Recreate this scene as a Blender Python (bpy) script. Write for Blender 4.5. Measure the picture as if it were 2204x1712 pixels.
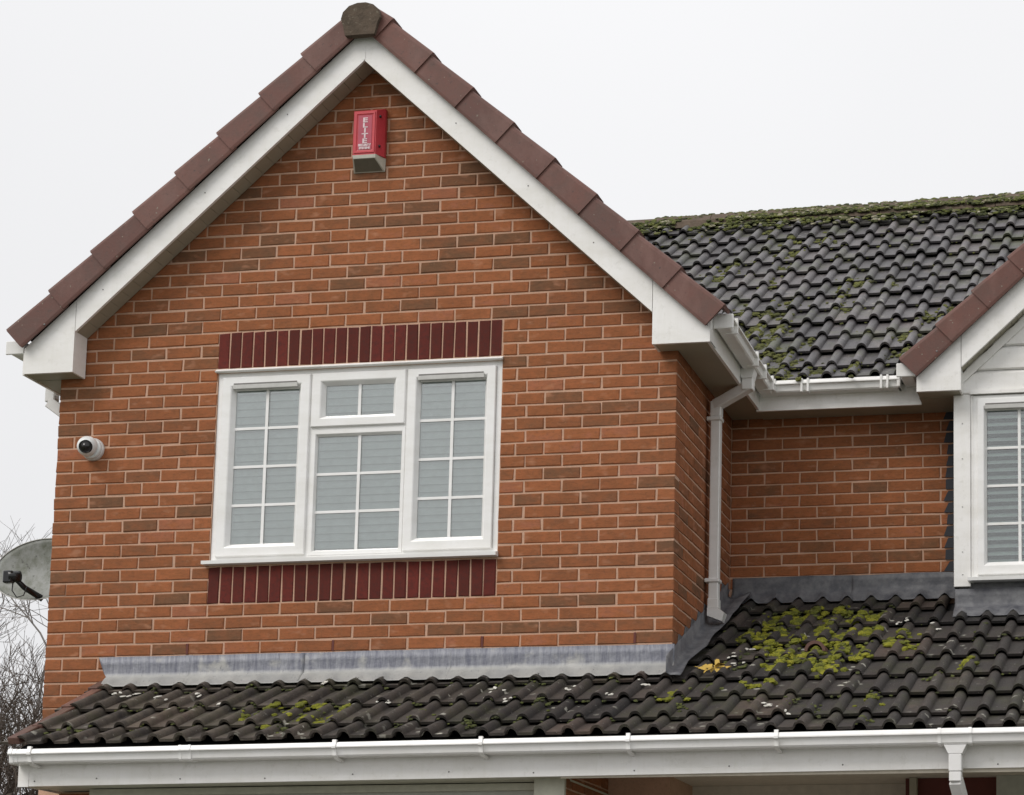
import bpy, math, random
from mathutils import Vector, Matrix, noise
random.seed(7)
R = math.radians
for o in list(bpy.data.objects): bpy.data.objects.remove(o)
sc = bpy.context.scene
col = sc.collection

# ------------------------------------------------------------------ camera, sky, sun, exposure
cam_d = bpy.data.cameras.new('camera'); cam = bpy.data.objects.new('camera', cam_d); col.objects.link(cam)
cam.location = (6.7781, -11.7861, -2.1745)
cam.rotation_euler = (1.710708, -0.004755, 0.163106)
cam_d.sensor_fit = 'HORIZONTAL'; cam_d.sensor_width = 36; cam_d.lens = 76.69
cam_d.shift_x = -727.2/2204; cam_d.shift_y = 708/2204
cam_d.clip_start = .1; cam_d.clip_end = 2000
sc.camera = cam

SUN_EL, SUN_AZ = R(45), R(224)          # azimuth clockwise from +y
w = bpy.data.worlds.new('World'); sc.world = w; w.use_nodes = True
nt = w.node_tree; nt.nodes.clear()
out = nt.nodes.new('ShaderNodeOutputWorld'); bg = nt.nodes.new('ShaderNodeBackground')
sky = nt.nodes.new('ShaderNodeTexSky'); sky.sky_type = 'NISHITA'; sky.sun_disc = False
sky.sun_elevation = SUN_EL; sky.sun_rotation = SUN_AZ; sky.dust_density = 4
bg.inputs['Strength'].default_value = .1
tc = nt.nodes.new('ShaderNodeTexCoord'); sep = nt.nodes.new('ShaderNodeSeparateXYZ')
nt.links.new(tc.outputs['Generated'], sep.inputs[0])
def wmath(op, a, b=None, clamp=False):
    n = nt.nodes.new('ShaderNodeMath'); n.operation = op; n.use_clamp = clamp
    for i, v in enumerate((a, b)):
        if v is None: continue
        if isinstance(v, (int, float)): n.inputs[i].default_value = v
        else: nt.links.new(v, n.inputs[i])
    return n.outputs[0]
zc = wmath('MAXIMUM', sep.outputs[2], 0.0)
lum = wmath('MULTIPLY_ADD', zc, .30); lum.node.inputs[2].default_value = .66   # an overcast dome is brighter overhead
nz = nt.nodes.new('ShaderNodeTexNoise'); nz.inputs['Scale'].default_value = 2.2; nz.inputs['Detail'].default_value = 3
nt.links.new(tc.outputs['Generated'], nz.inputs['Vector'])
cl = wmath('MULTIPLY_ADD', nz.outputs['Fac'], .16); cl.node.inputs[2].default_value = .92
lum2 = wmath('MULTIPLY', lum, cl)
lum3 = wmath('MULTIPLY', lum2, 9.9)
cc = nt.nodes.new('ShaderNodeCombineColor')
for i, f in enumerate((.994, .994, 1.008)):
    nt.links.new(wmath('MULTIPLY', lum3, f), cc.inputs[i])
mx = nt.nodes.new('ShaderNodeMix'); mx.data_type = 'RGBA'; mx.inputs[0].default_value = .975
nt.links.new(sky.outputs[0], mx.inputs[6]); nt.links.new(cc.outputs[0], mx.inputs[7])
nt.links.new(mx.outputs[2], bg.inputs['Color']); nt.links.new(bg.outputs[0], out.inputs[0])

sun_d = bpy.data.lights.new('sun', 'SUN'); sun = bpy.data.objects.new('sun', sun_d); col.objects.link(sun)
sun_d.energy = 1.5; sun_d.angle = R(30); sun_d.color = (1, .965, .92)
d = Vector((math.sin(SUN_AZ)*math.cos(SUN_EL), math.cos(SUN_AZ)*math.cos(SUN_EL), math.sin(SUN_EL)))
sun.rotation_euler = d.to_track_quat('Z', 'Y').to_euler(); sun.location = (4, -10, 12)

sc.render.engine = 'CYCLES'
sc.view_settings.view_transform = 'Standard'; sc.view_settings.look = 'None'
sc.view_settings.exposure = .26; sc.view_settings.gamma = 1; sc.view_settings.use_curve_mapping = False
sc.cycles.max_bounces = 8

# ------------------------------------------------------------------ materials
def material(name):
    m = bpy.data.materials.new(name); m.use_nodes = True
    return m, m.node_tree, m.node_tree.nodes['Principled BSDF']
def N(t, kind, **kw):
    n = t.nodes.new('ShaderNode'+kind)
    for k, v in kw.items():
        if k in n.inputs: n.inputs[k].default_value = v
        else: setattr(n, k, v)
    return n
def ramp(t, fac, stops):
    n = t.nodes.new('ShaderNodeValToRGB'); t.links.new(fac, n.inputs[0])
    e = n.color_ramp.elements
    while len(e) < len(stops): e.new(.5)
    for i, (p, c) in enumerate(stops):
        e[i].position = p; e[i].color = (*c, 1) if len(c) == 3 else c
    return n.outputs[0]
def noise_of(t, scale, detail=4, rough=.6, vec=None, stretch=None):
    g = N(t, 'NewGeometry'); v = g.outputs['Position']
    if stretch:
        mp = N(t, 'Mapping'); t.links.new(v, mp.inputs[0]); mp.inputs['Scale'].default_value = stretch; v = mp.outputs[0]
    n = N(t, 'TexNoise', Scale=scale, Detail=detail, Roughness=rough); t.links.new(v, n.inputs['Vector'])
    return n.outputs['Fac']
def mixc(t, fac, a, b, mode='MIX'):
    n = t.nodes.new('ShaderNodeMix'); n.data_type = 'RGBA'; n.blend_type = mode
    for i, v in ((0, fac), (6, a), (7, b)):
        if isinstance(v, (int, float)): n.inputs[i].default_value = v
        elif isinstance(v, tuple): n.inputs[i].default_value = (*v, 1)
        else: t.links.new(v, n.inputs[i])
    return n.outputs[2]
def bump(t, b, h, dist=.002, strength=.6):
    n = N(t, 'Bump', Strength=strength, Distance=dist); t.links.new(h, n.inputs['Height']); t.links.new(n.outputs[0], b.inputs['Normal'])
def rng(t, fac, lo, hi):
    n = N(t, 'MapRange'); t.links.new(fac, n.inputs[0]); n.inputs[1].default_value = lo; n.inputs[2].default_value = hi
    return n.outputs[0]
def tint(t):
    a = N(t, 'Attribute', attribute_name='tint'); return a.outputs['Fac']

M = {}
# facing brick
m, t, b = material('facing_brick'); M['brick'] = m
tv = N(t, 'Math', operation='MULTIPLY_ADD'); t.links.new(noise_of(t, 7.5, 4, .65, stretch=(1, 1, 1.8)), tv.inputs[0]); tv.inputs[1].default_value = 1.1
ta = N(t, 'Math', operation='ADD'); ta.inputs[1].default_value = -.55; t.links.new(tint(t), ta.inputs[0]); t.links.new(ta.outputs[0], tv.inputs[2])
c = ramp(t, tv.outputs[0], [(0, (.205, .098, .050)), (.16, (.250, .106, .051)), (.36, (.310, .113, .048)), (.60, (.365, .126, .050)), (.85, (.415, .144, .058)), (1, (.41, .148, .074))])
c = mixc(t, rng(t, noise_of(t, 14, 3), .35, .75), c, mixc(t, 1.0, c, (.86, .92, .90), 'MULTIPLY'))
c = mixc(t, rng(t, noise_of(t, 24, 5, .7, stretch=(1, 1, 3)), .46, .72), c, mixc(t, 1.0, c, (.70, .74, .78), 'MULTIPLY'))
c = mixc(t, rng(t, noise_of(t, 60, 5), .55, .8), c, (.20, .09, .045))
pk = rng(t, noise_of(t, 9, 2, .5, stretch=(1, 1, 2.2)), .60, .74)
pm = N(t, 'Math', operation='MULTIPLY'); t.links.new(pk, pm.inputs[0]); pm.inputs[1].default_value = .55
c = mixc(t, pm.outputs[0], c, (.50, .24, .135))
sme = N(t, 'Math', operation='MULTIPLY'); t.links.new(rng(t, noise_of(t, 28, 4, .8), .60, .72), sme.inputs[0]); sme.inputs[1].default_value = .40
c = mixc(t, sme.outputs[0], c, (.45, .24, .14))
big = rng(t, noise_of(t, .9, 3), .3, .7)
c = mixc(t, big, c, mixc(t, 1.0, c, (.84, .86, .93), 'MULTIPLY'))
t.links.new(c, b.inputs['Base Color']); b.inputs['Roughness'].default_value = .9; b.inputs['Specular IOR Level'].default_value = .25
bump(t, b, noise_of(t, 120, 6, .7), .0025, .8)
# mortar
m, t, b = material('mortar'); M['mortar'] = m
c = mixc(t, rng(t, noise_of(t, 6, 4), .3, .7), (.60, .375, .265), (.49, .31, .215))
c = mixc(t, rng(t, noise_of(t, 90, 4), .5, .8), c, (.40, .26, .185))
t.links.new(c, b.inputs['Base Color']); b.inputs['Roughness'].default_value = .95
bump(t, b, noise_of(t, 150, 5), .002, .7)
# dark red soldier brick
m, t, b = material('plum_brick'); M['plum'] = m
tv = N(t, 'Math', operation='MULTIPLY_ADD'); t.links.new(noise_of(t, 11, 4, .65), tv.inputs[0]); tv.inputs[1].default_value = 1.4
ta = N(t, 'Math', operation='ADD'); ta.inputs[1].default_value = -.7; t.links.new(tint(t), ta.inputs[0]); t.links.new(ta.outputs[0], tv.inputs[2])
c = ramp(t, tv.outputs[0], [(0, (.095, .019, .013)), (.5, (.120, .022, .016)), (1, (.150, .026, .019))])
c = mixc(t, rng(t, noise_of(t, 40, 5), .45, .8), c, (.07, .022, .018))
t.links.new(c, b.inputs['Base Color']); b.inputs['Roughness'].default_value = .85; b.inputs['Specular IOR Level'].default_value = .25
bump(t, b, noise_of(t, 140, 5), .0015, .6)
# white pvc
def pvc(name, base=(.90, .885, .865), dirt=.35, rough=.32):
    m, t, b = material(name)
    c = mixc(t, rng(t, noise_of(t, 3.5, 5, .65, stretch=(1, 1, 2.5)), .40, .85), base, tuple(x*.86*y for x, y in zip(base, (1, .99, .95))))
    st = N(t, 'Math', operation='MULTIPLY'); t.links.new(rng(t, noise_of(t, 16, 4, .7, stretch=(1.6, 1.6, .16)), .50, .78), st.inputs[0]); st.inputs[1].default_value = dirt*.55
    c = mixc(t, st.outputs[0], c, tuple(x*y for x, y in zip(base, (.70, .70, .60))))
    f = N(t, 'Math', operation='MULTIPLY'); t.links.new(rng(t, noise_of(t, 22, 5, .7), .56, .8), f.inputs[0]); f.inputs[1].default_value = dirt
    c = mixc(t, f.outputs[0], c, (.45, .43, .37))
    t.links.new(c, b.inputs['Base Color']); b.inputs['Roughness'].default_value = rough
    bump(t, b, noise_of(t, 5, 2), .003, .25)
    return m
M['pvc'] = pvc('white_pvc'); M['pvc_frame'] = pvc('white_window_pvc', (.89, .885, .875), .12, .28)
M['soffit'] = pvc('shaded_soffit_pvc', (.37, .34, .265), .3, .5)  # olive base darkened so the colour itself carries under-eave shade
M['gutter'] = pvc('gutter_pvc', (.90, .89, .875), .22, .25)
M['pipe'] = pvc('downpipe_pvc', (.80, .79, .78), .25, .3)
# concrete roof tiles
def tile_mat(name, stops, lichen, moss, mosscol=(.085, .095, .03), rough=.72, brown=0):
    m, t, b = material(name)
    c = ramp(t, tint(t), stops)
    c = mixc(t, rng(t, noise_of(t, 30, 6, .7), .35, .75), c, mixc(t, 1.0, c, (.62, .60, .56), 'MULTIPLY'))
    c = mixc(t, rng(t, noise_of(t, 6, 6, .8, stretch=(1, .6, .6)), .52, .72), c, mixc(t, 1.0, c, (1.9, 1.8, 1.65), 'MULTIPLY'))
    if brown:
        gx = N(t, 'NewGeometry'); sx = N(t, 'SeparateXYZ'); t.links.new(gx.outputs['Position'], sx.inputs[0])
        w1 = N(t, 'Math', operation='MULTIPLY'); t.links.new(rng(t, sx.outputs[0], 3.6, 1.2), w1.inputs[0]); t.links.new(rng(t, noise_of(t, 5, 6, .75), .38, .62), w1.inputs[1])
        w2 = N(t, 'Math', operation='MULTIPLY'); t.links.new(w1.outputs[0], w2.inputs[0]); w2.inputs[1].default_value = brown
        c = mixc(t, w2.outputs[0], c, mixc(t, noise_of(t, 24, 5, .8), (.060, .044, .032), (.220, .185, .140)))
    f = N(t, 'Math', operation='MULTIPLY'); t.links.new(rng(t, noise_of(t, 3.2, 6, .75), .50, .70), f.inputs[0]); f.inputs[1].default_value = moss
    c = mixc(t, f.outputs[0], c, mosscol)
    v = N(t, 'TexVoronoi', Scale=11.0); g = N(t, 'NewGeometry'); wv = N(t, 'TexNoise', Scale=40.0)
    t.links.new(g.outputs['Position'], wv.inputs['Vector'])
    ad = mixc(t, .04, g.outputs['Position'], wv.outputs['Color'], 'ADD'); t.links.new(ad, v.inputs['Vector'])
    l = ramp(t, v.outputs['Distance'], [(0, (1, 1, 1)), (.17, (1, 1, 1)), (.24, (0, 0, 0))])
    lm = N(t, 'Math', operation='MULTIPLY'); t.links.new(l, lm.inputs[0]); t.links.new(rng(t, noise_of(t, 2.3, 3), .52, .66), lm.inputs[1])
    lm2 = N(t, 'Math', operation='MULTIPLY'); t.links.new(lm.outputs[0], lm2.inputs[0]); lm2.inputs[1].default_value = lichen
    c = mixc(t, lm2.outputs[0], c, (.42, .41, .35))
    s = rng(t, noise_of(t, 75, 3, .5), .70, .74)
    sm = N(t, 'Math', operation='MULTIPLY'); t.links.new(s, sm.inputs[0]); sm.inputs[1].default_value = lichen*.8
    c = mixc(t, sm.outputs[0], c, (.36, .35, .31))
    t.links.new(c, b.inputs['Base Color']); b.inputs['Roughness'].default_value = rough
    bump(t, b, noise_of(t, 90, 6, .75), .003, .8)
    return m
M['tile_main'] = tile_mat('main_roof_tile', [(0, (.066, .061, .065)), (.5, (.094, .087, .093)), (.93, (.128, .119, .126)), (1, (.130, .114, .116))], .40, .62, (.095, .108, .045), .46)
M['tile_porch'] = tile_mat('porch_roof_tile', [(0, (.015, .013, .013)), (.3, (.025, .021, .020)), (.6, (.038, .031, .028)), (.9, (.060, .048, .041)), (1, (.080, .044, .034))], 1.0, .6, (.045, .048, .018), brown=.55)
M['tile_red'] = tile_mat('red_tile', [(0, (.105, .052, .040)), (1, (.150, .068, .050))], .35, .25)
# brown verge tile
m, t, b = material('verge_tile'); M['verge'] = m
c = ramp(t, tint(t), [(0, (.118, .049, .038)), (.5, (.142, .059, .045)), (1, (.170, .072, .055))])
c = mixc(t, rng(t, noise_of(t, 7, 5, .7), .4, .8), c, (.105, .062, .05))
c = mixc(t, rng(t, noise_of(t, 3, 5, .7, stretch=(1, 1, .5)), .50, .72), c, (.185, .095, .078))
c = mixc(t, rng(t, noise_of(t, 50, 4), .62, .72), c, (.075, .045, .038))
c = mixc(t, rng(t, noise_of(t, 38, 3, .5), .70, .73), c, (.25, .22, .17))
t.links.new(c, b.inputs['Base Color']); b.inputs['Roughness'].default_value = .7; bump(t, b, noise_of(t, 60, 5), .002, .5)
# weathered ridge tile
m, t, b = material('weathered_ridge'); M['ridge'] = m
c = mixc(t, rng(t, noise_of(t, 10, 6, .7), .35, .7), (.125, .090, .064), (.070, .052, .036))
c = mixc(t, rng(t, noise_of(t, 35, 5), .6, .75), c, (.22, .20, .15))
t.links.new(c, b.inputs['Base Color']); b.inputs['Roughness'].default_value = .95; bump(t, b, noise_of(t, 50, 6), .006, .9)
# lead
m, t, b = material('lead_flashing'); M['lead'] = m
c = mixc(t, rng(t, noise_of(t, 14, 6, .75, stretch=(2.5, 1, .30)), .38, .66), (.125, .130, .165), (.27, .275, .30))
c = mixc(t, tint(t), c, mixc(t, rng(t, noise_of(t, 8, 5), .35, .7), (.36, .355, .33), (.27, .27, .265)))  # paler apron: patina, plus light on its upturned face painted in
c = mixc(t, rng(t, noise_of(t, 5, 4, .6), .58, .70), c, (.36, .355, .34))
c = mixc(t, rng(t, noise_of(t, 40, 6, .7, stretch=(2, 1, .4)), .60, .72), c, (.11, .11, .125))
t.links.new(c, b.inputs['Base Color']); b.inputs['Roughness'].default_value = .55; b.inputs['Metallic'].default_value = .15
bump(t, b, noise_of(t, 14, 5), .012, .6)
m, t, b = material('dark_lead'); M['lead_dark'] = m
c = mixc(t, rng(t, noise_of(t, 10, 6, .7), .35, .7), (.070, .072, .084), (.190, .190, .195))
t.links.new(c, b.inputs['Base Color']); b.inputs['Roughness'].default_value = .55
bump(t, b, noise_of(t, 14, 5), .012, .6)
# moss
def moss_mat(name, stops):
    m, t, b = material(name)
    c = ramp(t, tint(t), stops)
    c = mixc(t, rng(t, noise_of(t, 70, 6, .8), .40, .7), c, mixc(t, 1.0, c, (.40, .42, .30), 'MULTIPLY'))
    t.links.new(c, b.inputs['Base Color']); b.inputs['Roughness'].default_value = 1
    bump(t, b, noise_of(t, 130, 6, .8), .012, 1.0)
    return m
M['moss'] = moss_mat('bright_moss', [(0, (.050, .055, .022)), (.35, (.150, .160, .020)), (.7, (.26, .265, .018)), (1, (.37, .35, .03))])
M['moss_dull'] = moss_mat('dull_moss', [(0, (.050, .055, .020)), (.4, (.115, .130, .035)), (.75, (.180, .195, .045)), (.9, (.23, .22, .12)), (1, (.46, .42, .32))])
M['moss_slope'] = moss_mat('slope_moss', [(0, (.055, .055, .025)), (.4, (.115, .120, .035)), (.8, (.185, .190, .045)), (1, (.26, .25, .09))])
def plain(name, c, rough=.6, metal=0, bmp=None):
    m, t, b = material(name)
    cc = mixc(t, rng(t, noise_of(t, 20, 5), .35, .8), c, tuple(x*.8 for x in c))
    t.links.new(cc, b.inputs['Base Color']); b.inputs['Roughness'].default_value = rough; b.inputs['Metallic'].default_value = metal
    if bmp: bump(t, b, noise_of(t, bmp, 5), .003, .5)
    M[name] = m; return m
plain('lead_black', (.030, .032, .040), .7)
plain('dark_void', (.012, .011, .011), .9)
plain('alarm_red', (.58, .045, .060), .42)
plain('alarm_label', (.46, .06, .10), .5)
plain('alarm_white', (.78, .62, .64), .5)
plain('alarm_lens', (.62, .60, .52), .25)
plain('alarm_lens_dark', (.16, .145, .11), .3)
plain('camera_white', (.80, .81, .80), .25)
plain('black_plastic', (.012, .012, .014), .25)
plain('lens_glass', (.02, .016, .016), .08)
plain('weep_red', (.12, .022, .014), .6)
plain('blind_white', (.88, .91, .90), .45)
plain('blind_bright', (.93, .95, .94), .4)
plain('vent_grey', (.55, .545, .52), .5)
plain('nail_grey', (.20, .19, .18), .5)
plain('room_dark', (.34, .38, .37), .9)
plain('bark', (.115, .088, .070), .9, 0, 60)
plain('bark_pale', (.25, .225, .21), .9)
plain('thicket', (.075, .055, .038), .95)
plain('ground', (.07, .085, .045), .95, 0, 8)
plain('drive', (.16, .15, .145), .9, 0, 30)
plain('door_panel', (.50, .50, .44), .5)
plain('leaf_yellow', (.50, .33, .06), .7)
plain('chip_white', (.62, .60, .54), .7)
plain('render_cream', (.66, .60, .50), .8)
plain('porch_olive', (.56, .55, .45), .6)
m, t, b = material('dish_grey'); M['dish'] = m
c = mixc(t, rng(t, noise_of(t, 9, 6, .75), .42, .68), (.27, .28, .265), (.115, .125, .09))
c = mixc(t, rng(t, noise_of(t, 26, 4), .62, .72), c, (.06, .06, .05))
t.links.new(c, b.inputs['Base Color']); b.inputs['Roughness'].default_value = .6
# clear window glass: transparent with a fresnel reflection
for gname, gkey, gr in (('window_glass', 'glass', .24), ('window_glass_clear', 'glass_clear', .13)):
    m = bpy.data.materials.new(gname); m.use_nodes = True; t = m.node_tree; t.nodes.clear(); M[gkey] = m
    o_ = N(t, 'OutputMaterial'); tr = N(t, 'BsdfTransparent'); gl = N(t, 'BsdfGlossy', Roughness=.02); ms = N(t, 'MixShader'); fr = N(t, 'Fresnel', IOR=1.55)
    tr.inputs[0].default_value = (.93, .98, .965, 1)
    fm = N(t, 'MapRange'); t.links.new(fr.outputs[0], fm.inputs[0]); fm.inputs[1].default_value = 0; fm.inputs[2].default_value = 1; fm.inputs[3].default_value = gr; fm.inputs[4].default_value = 1
    t.links.new(fm.outputs[0], ms.inputs[0]); t.links.new(tr.outputs[0], ms.inputs[1]); t.links.new(gl.outputs[0], ms.inputs[2]); t.links.new(ms.outputs[0], o_.inputs[0])

# ------------------------------------------------------------------ mesh helpers
class MB:
    def __init__(s): s.v = []; s.f = []; s.t = []; s.sm = []
    def add(s, vs, fs, tint=.5, smooth=False):
        o = len(s.v); s.v += [tuple(p) for p in vs]; s.f += [tuple(i+o for i in f) for f in fs]
        s.t += [tint]*len(vs); s.sm += [smooth]*len(fs); return s
    def box(s, x0, y0, z0, x1, y1, z1, tint=.5, bevel=0, mat=None):
        if bevel:
            vs = []; b_ = bevel
            X = (x0, x1); Y = (y0, y1); Z = (z0, z1)
            idx = {}
            for i in (0, 1):
                for j in (0, 1):
                    for k in (0, 1):
                        sx, sy, sz = (1, -1)[i], (1, -1)[j], (1, -1)[k]
                        for a in range(3):
                            p = [X[i]+sx*b_, Y[j]+sy*b_, Z[k]+sz*b_]
                            p[a] = (X[i], Y[j], Z[k])[a]
                            idx[i, j, k, a] = len(vs); vs.append(p)
            fs = []
            for a in range(3):
                o1, o2 = [q for q in range(3) if q != a]
                for e in (0, 1):
                    q = []
                    for (u, v) in ((0, 0), (1, 0), (1, 1), (0, 1)):
                        ijk = [0, 0, 0]; ijk[a] = e; ijk[o1] = u; ijk[o2] = v; q.append(idx[(*ijk, a)])
                    fs.append(q)
            for a in range(3):          # bevel strips along axis a
                o1, o2 = [q for q in range(3) if q != a]
                for u in (0, 1):
                    for v in (0, 1):
                        A = [0, 0, 0]; A[o1] = u; A[o2] = v; B = list(A); B[a] = 1
                        fs.append([idx[(*A, o1)], idx[(*B, o1)], idx[(*B, o2)], idx[(*A, o2)]])
            for i in (0, 1):
                for j in (0, 1):
                    for k in (0, 1): fs.append([idx[i, j, k, 0], idx[i, j, k, 1], idx[i, j, k, 2]])
        else:
            vs = [(x, y, z) for x in (x0, x1) for y in (y0, y1) for z in (z0, z1)]
            fs = [(0, 1, 3, 2), (4, 6, 7, 5), (0, 4, 5, 1), (2, 3, 7, 6), (0, 2, 6, 4), (1, 5, 7, 3)]
        if mat is not None: vs = [mat @ Vector(p) for p in vs]
        return s.add(vs, fs, tint)
    def prism(s, pts, axis, a, b, tint=.5, mat=None, smooth=False):
        """pts: polygon in the other two axes (x,z for axis y; y,z for axis x; x,y for axis z)"""
        def P(q, h):
            return (q[0], h, q[1]) if axis == 'y' else (h, q[0], q[1]) if axis == 'x' else (q[0], q[1], h)
        n = len(pts); vs = [P(q, a) for q in pts]+[P(q, b) for q in pts]
        if mat is not None: vs = [mat @ Vector(p) for p in vs]
        s.add(vs, [list(range(n)), list(range(2*n-1, n-1, -1))], tint)
        o = len(s.v)-2*n
        for i in range(n): s.f.append((o+i, o+(i+1) % n, o+n+(i+1) % n, o+n+i)); s.sm.append(smooth)
        return s
    def tube(s, pts, rads, seg=6, tint=.5, cap=True):
        vs = []; fs = []
        for i, p in enumerate(pts):
            p = Vector(p); d_ = (Vector(pts[min(i+1, len(pts)-1)])-Vector(pts[max(i-1, 0)])).normalized()
            u = d_.orthogonal().normalized() if i == 0 else (u-d_*u.dot(d_)).normalized()
            v = d_.cross(u); r = rads[i] if hasattr(rads, '__len__') else rads
            vs += [p+(u*math.cos(2*math.pi*k/seg)+v*math.sin(2*math.pi*k/seg))*r for k in range(seg)]
        for i in range(len(pts)-1):
            for k in range(seg): fs.append((i*seg+k, i*seg+(k+1) % seg, (i+1)*seg+(k+1) % seg, (i+1)*seg+k))
        if cap: fs += [list(range(seg))[::-1], list(range((len(pts)-1)*seg, len(pts)*seg))]
        return s.add(vs, fs, tint, seg > 4)
    def mesh(s, name, mat, recalc=True):
        me = bpy.data.meshes.new(name); me.from_pydata(s.v, [], s.f)
        a = me.attributes.new('tint', 'FLOAT', 'POINT'); a.data.foreach_set('value', s.t)
        me.polygons.foreach_set('use_smooth', s.sm)
        me.materials.append(mat)
        if recalc:
            import bmesh
            bm = bmesh.new(); bm.from_mesh(me); bmesh.ops.recalc_face_normals(bm, faces=bm.faces); bm.to_mesh(me); bm.free()
        me.update(); return me
    def build(s, name, mat, parent=None, recalc=True, **tags):
        return link(s.mesh(name, mat, recalc), name, parent, **tags)
INV = {}
def link(me, name, parent=None, matrix=None, **tags):
    o = bpy.data.objects.new(name, me); col.objects.link(o)
    if parent is not None:
        o.parent = parent
        if parent in ROOTS: o.matrix_parent_inverse = ROOTS[parent]
    if matrix is not None: o.matrix_basis = matrix
    for k, v in tags.items(): o[k] = v
    return o
ROOTS = {}
def thing(name, loc, label, cat, group=None):
    o = bpy.data.objects.new(name, None); col.objects.link(o); o.location = loc; o.empty_display_size = .2
    o['label'] = label; o['category'] = cat
    if group: o['group'] = group
    ROOTS[o] = Matrix.Translation(loc).inverted(); return o
def holder(name, parent, mat, mb): return mb.build(name, mat, parent)

# ------------------------------------------------------------------ the setting: ground
def sheet(name, x0, y0, x1, y1, z, mat, n=1):
    mb = MB(); mb.add([(x0, y0, z), (x1, y0, z), (x1, y1, z), (x0, y1, z)], [(0, 1, 2, 3)])
    return mb.build(name, mat, kind='structure')
sheet('ground', -400, -400, 400, 400, -3.80, M['ground'])
sheet('driveway', -1, -16, 8.5, -.6, -3.796, M['drive'])
sheet('pavement', -60, -14.5, 60, -12.6, -3.792, M['drive'])

# ------------------------------------------------------------------ house
W = 3.815; YR = 1.4525; XC = 1.9075; TAN = .914; ZI = 3.54     # gable: centre, slope, inner apex
SL = math.hypot(1, TAN); XB = 5.284; YB = 1.10                  # right bay wall
house = thing('house', (4, 2, -3.8), 'red brick house with a projecting gable and dark moss-spotted tiled roofs', 'house')
def zin(x, xc=XC, zi=ZI): return zi-TAN*abs(x-xc)

# front wall (mortar bed) and its bricks
mb = MB()
zb = -3.8; E0 = .0045
# ring of rectangles round the window opening plus the gable triangle
OX0, OX1, OZ0, OZ1 = 1.008, 2.7695, .545, 1.70
def slab(x0, z0, x1, z1): mb.box(x0, E0, z0, x1, .10, z1)
slab(.003, zb, OX0, 1.9); slab(OX1, zb, W-.003, 1.9); slab(OX0, zb, OX1, OZ0); slab(OX0, OZ1, OX1, 1.9)
mb.prism([(.003, 1.9), (W-.003, 1.9), (W-.003, zin(W)+.15), (XC, ZI+.15), (.003, zin(0)+.15)], 'y', E0, .10)
front = mb.build('front_wall', M['mortar'], house)
mb = MB(); mb.box(W-.10, .1005, zb, W-E0, YR+.1, 1.9)
side = mb.build('side_wall', M['mortar'], house)
mb = MB(); mb.box(W-.004, YR+E0, zb, XB+.02, YR+.12, 1.9)
recess = mb.build('recessed_wall', M['mortar'], house)

BR = []      # (x0,x1,z0,z1,front_y_or_x, depth, facing, tint, parent)
def btint():
    r = random.random()
    return min(1, max(0, random.gauss(.55, .17))) if r > .08 else random.uniform(.02, .30)
def row(k): return .075*k+.005, .075*(k+1)-.005
def spans(k, n_end):
    e = [0]+[.225*i for i in range(1, 18)] if k % 2 == 0 else [0]+[.1125+.225*i for i in range(0, 17)]
    e.append(W+.01); e = sorted(set(round(q, 4) for q in e)); return [(a, b-.01) for a, b in zip(e, e[1:]) if b-a > .03]
for k in range(-7, 48):
    z0, z1 = row(k)
    for a, b_ in spans(k, W):
        if k < 0 and a > (.36 if k == -1 else .24 if k == -2 else .62): continue
        if 4 <= k < 26:
            if a < 2.77 and b_ > 1.0025:
                if a < 1.0025: b_ = min(b_, 1.007)
                elif b_ > 2.78: continue
                else: continue
                if b_-a < .03: continue
            if a >= 2.76 and b_ < 3.03: continue
        lim = (ZI+.13-z1)/TAN
        if z1 > 1.85:
            a = max(a, XC-lim); b_ = min(b_, XC+lim)
            if b_-a < .035: continue
        dep = .1025
        if k % 2 and b_ > W-.001: dep = .215
        BR.append((a, b_, z0, z1, 'f', dep, k))
    if 4 <= k < 26:
        for a, b_ in ([(2.772, 2.915)] if k % 2 == 0 else [(2.772, 2.855), (2.865, 3.0275)]): BR.append((a, b_, z0, z1, 'f', .1025, k))
for k in range(0, 24):
    z0, z1 = row(k)
    e = [.1125+.225*i for i in range(0, 6)]+[YR+.01] if k % 2 == 0 else [.225*i for i in range(1, 7)]+[YR+.01]
    for a, b_ in zip(e, e[1:]):
        if .075*k > .477*a-.12: BR.append((a, b_-.01, z0, z1, 's', .1, k))
for k in range(8, 24):
    z0, z1 = row(k)
    x = W; e = [W]+[W+.1125+.225*i for i in range(0, 8)] if k % 2 == 0 else [W+.225*i for i in range(0, 8)]
    for a, b_ in zip(e, e[1:]):
        if a < XB-.03: BR.append((a+(.003 if a == W else 0), min(b_-.01, XB-.012), z0, z1, 'r', .1, k))
def brick_mb(w_, h, dep, tn, seed):
    """front at y=0 facing -y, from x 0..w_, z 0..h"""
    rnd = random.Random(seed); q = MB(); bv = .0042
    j = lambda s_=.0026: rnd.uniform(-s_, s_)
    a = [(bv+j(), 0+j(.0006), bv+j()), (w_-bv+j(), j(.0006), bv+j()), (w_-bv+j(), j(.0006), h-bv+j()), (bv+j(), j(.0006), h-bv+j())]
    o = [(j(), bv, j()), (w_+j(), bv, j()), (w_+j(), bv, h+j()), (j(), bv, h+j())]
    bk = [(p[0], dep, p[2]) for p in o]
    q.add(a+o+bk, [(0, 1, 2, 3)]+[(i, (i+1) % 4, 4+(i+1) % 4, 4+i) for i in range(4)]+[(4+i, 4+(i+1) % 4, 8+(i+1) % 4, 8+i) for i in range(4)], tn)
    return q
RZ90 = Matrix.Rotation(R(90), 4, 'Z')
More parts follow.
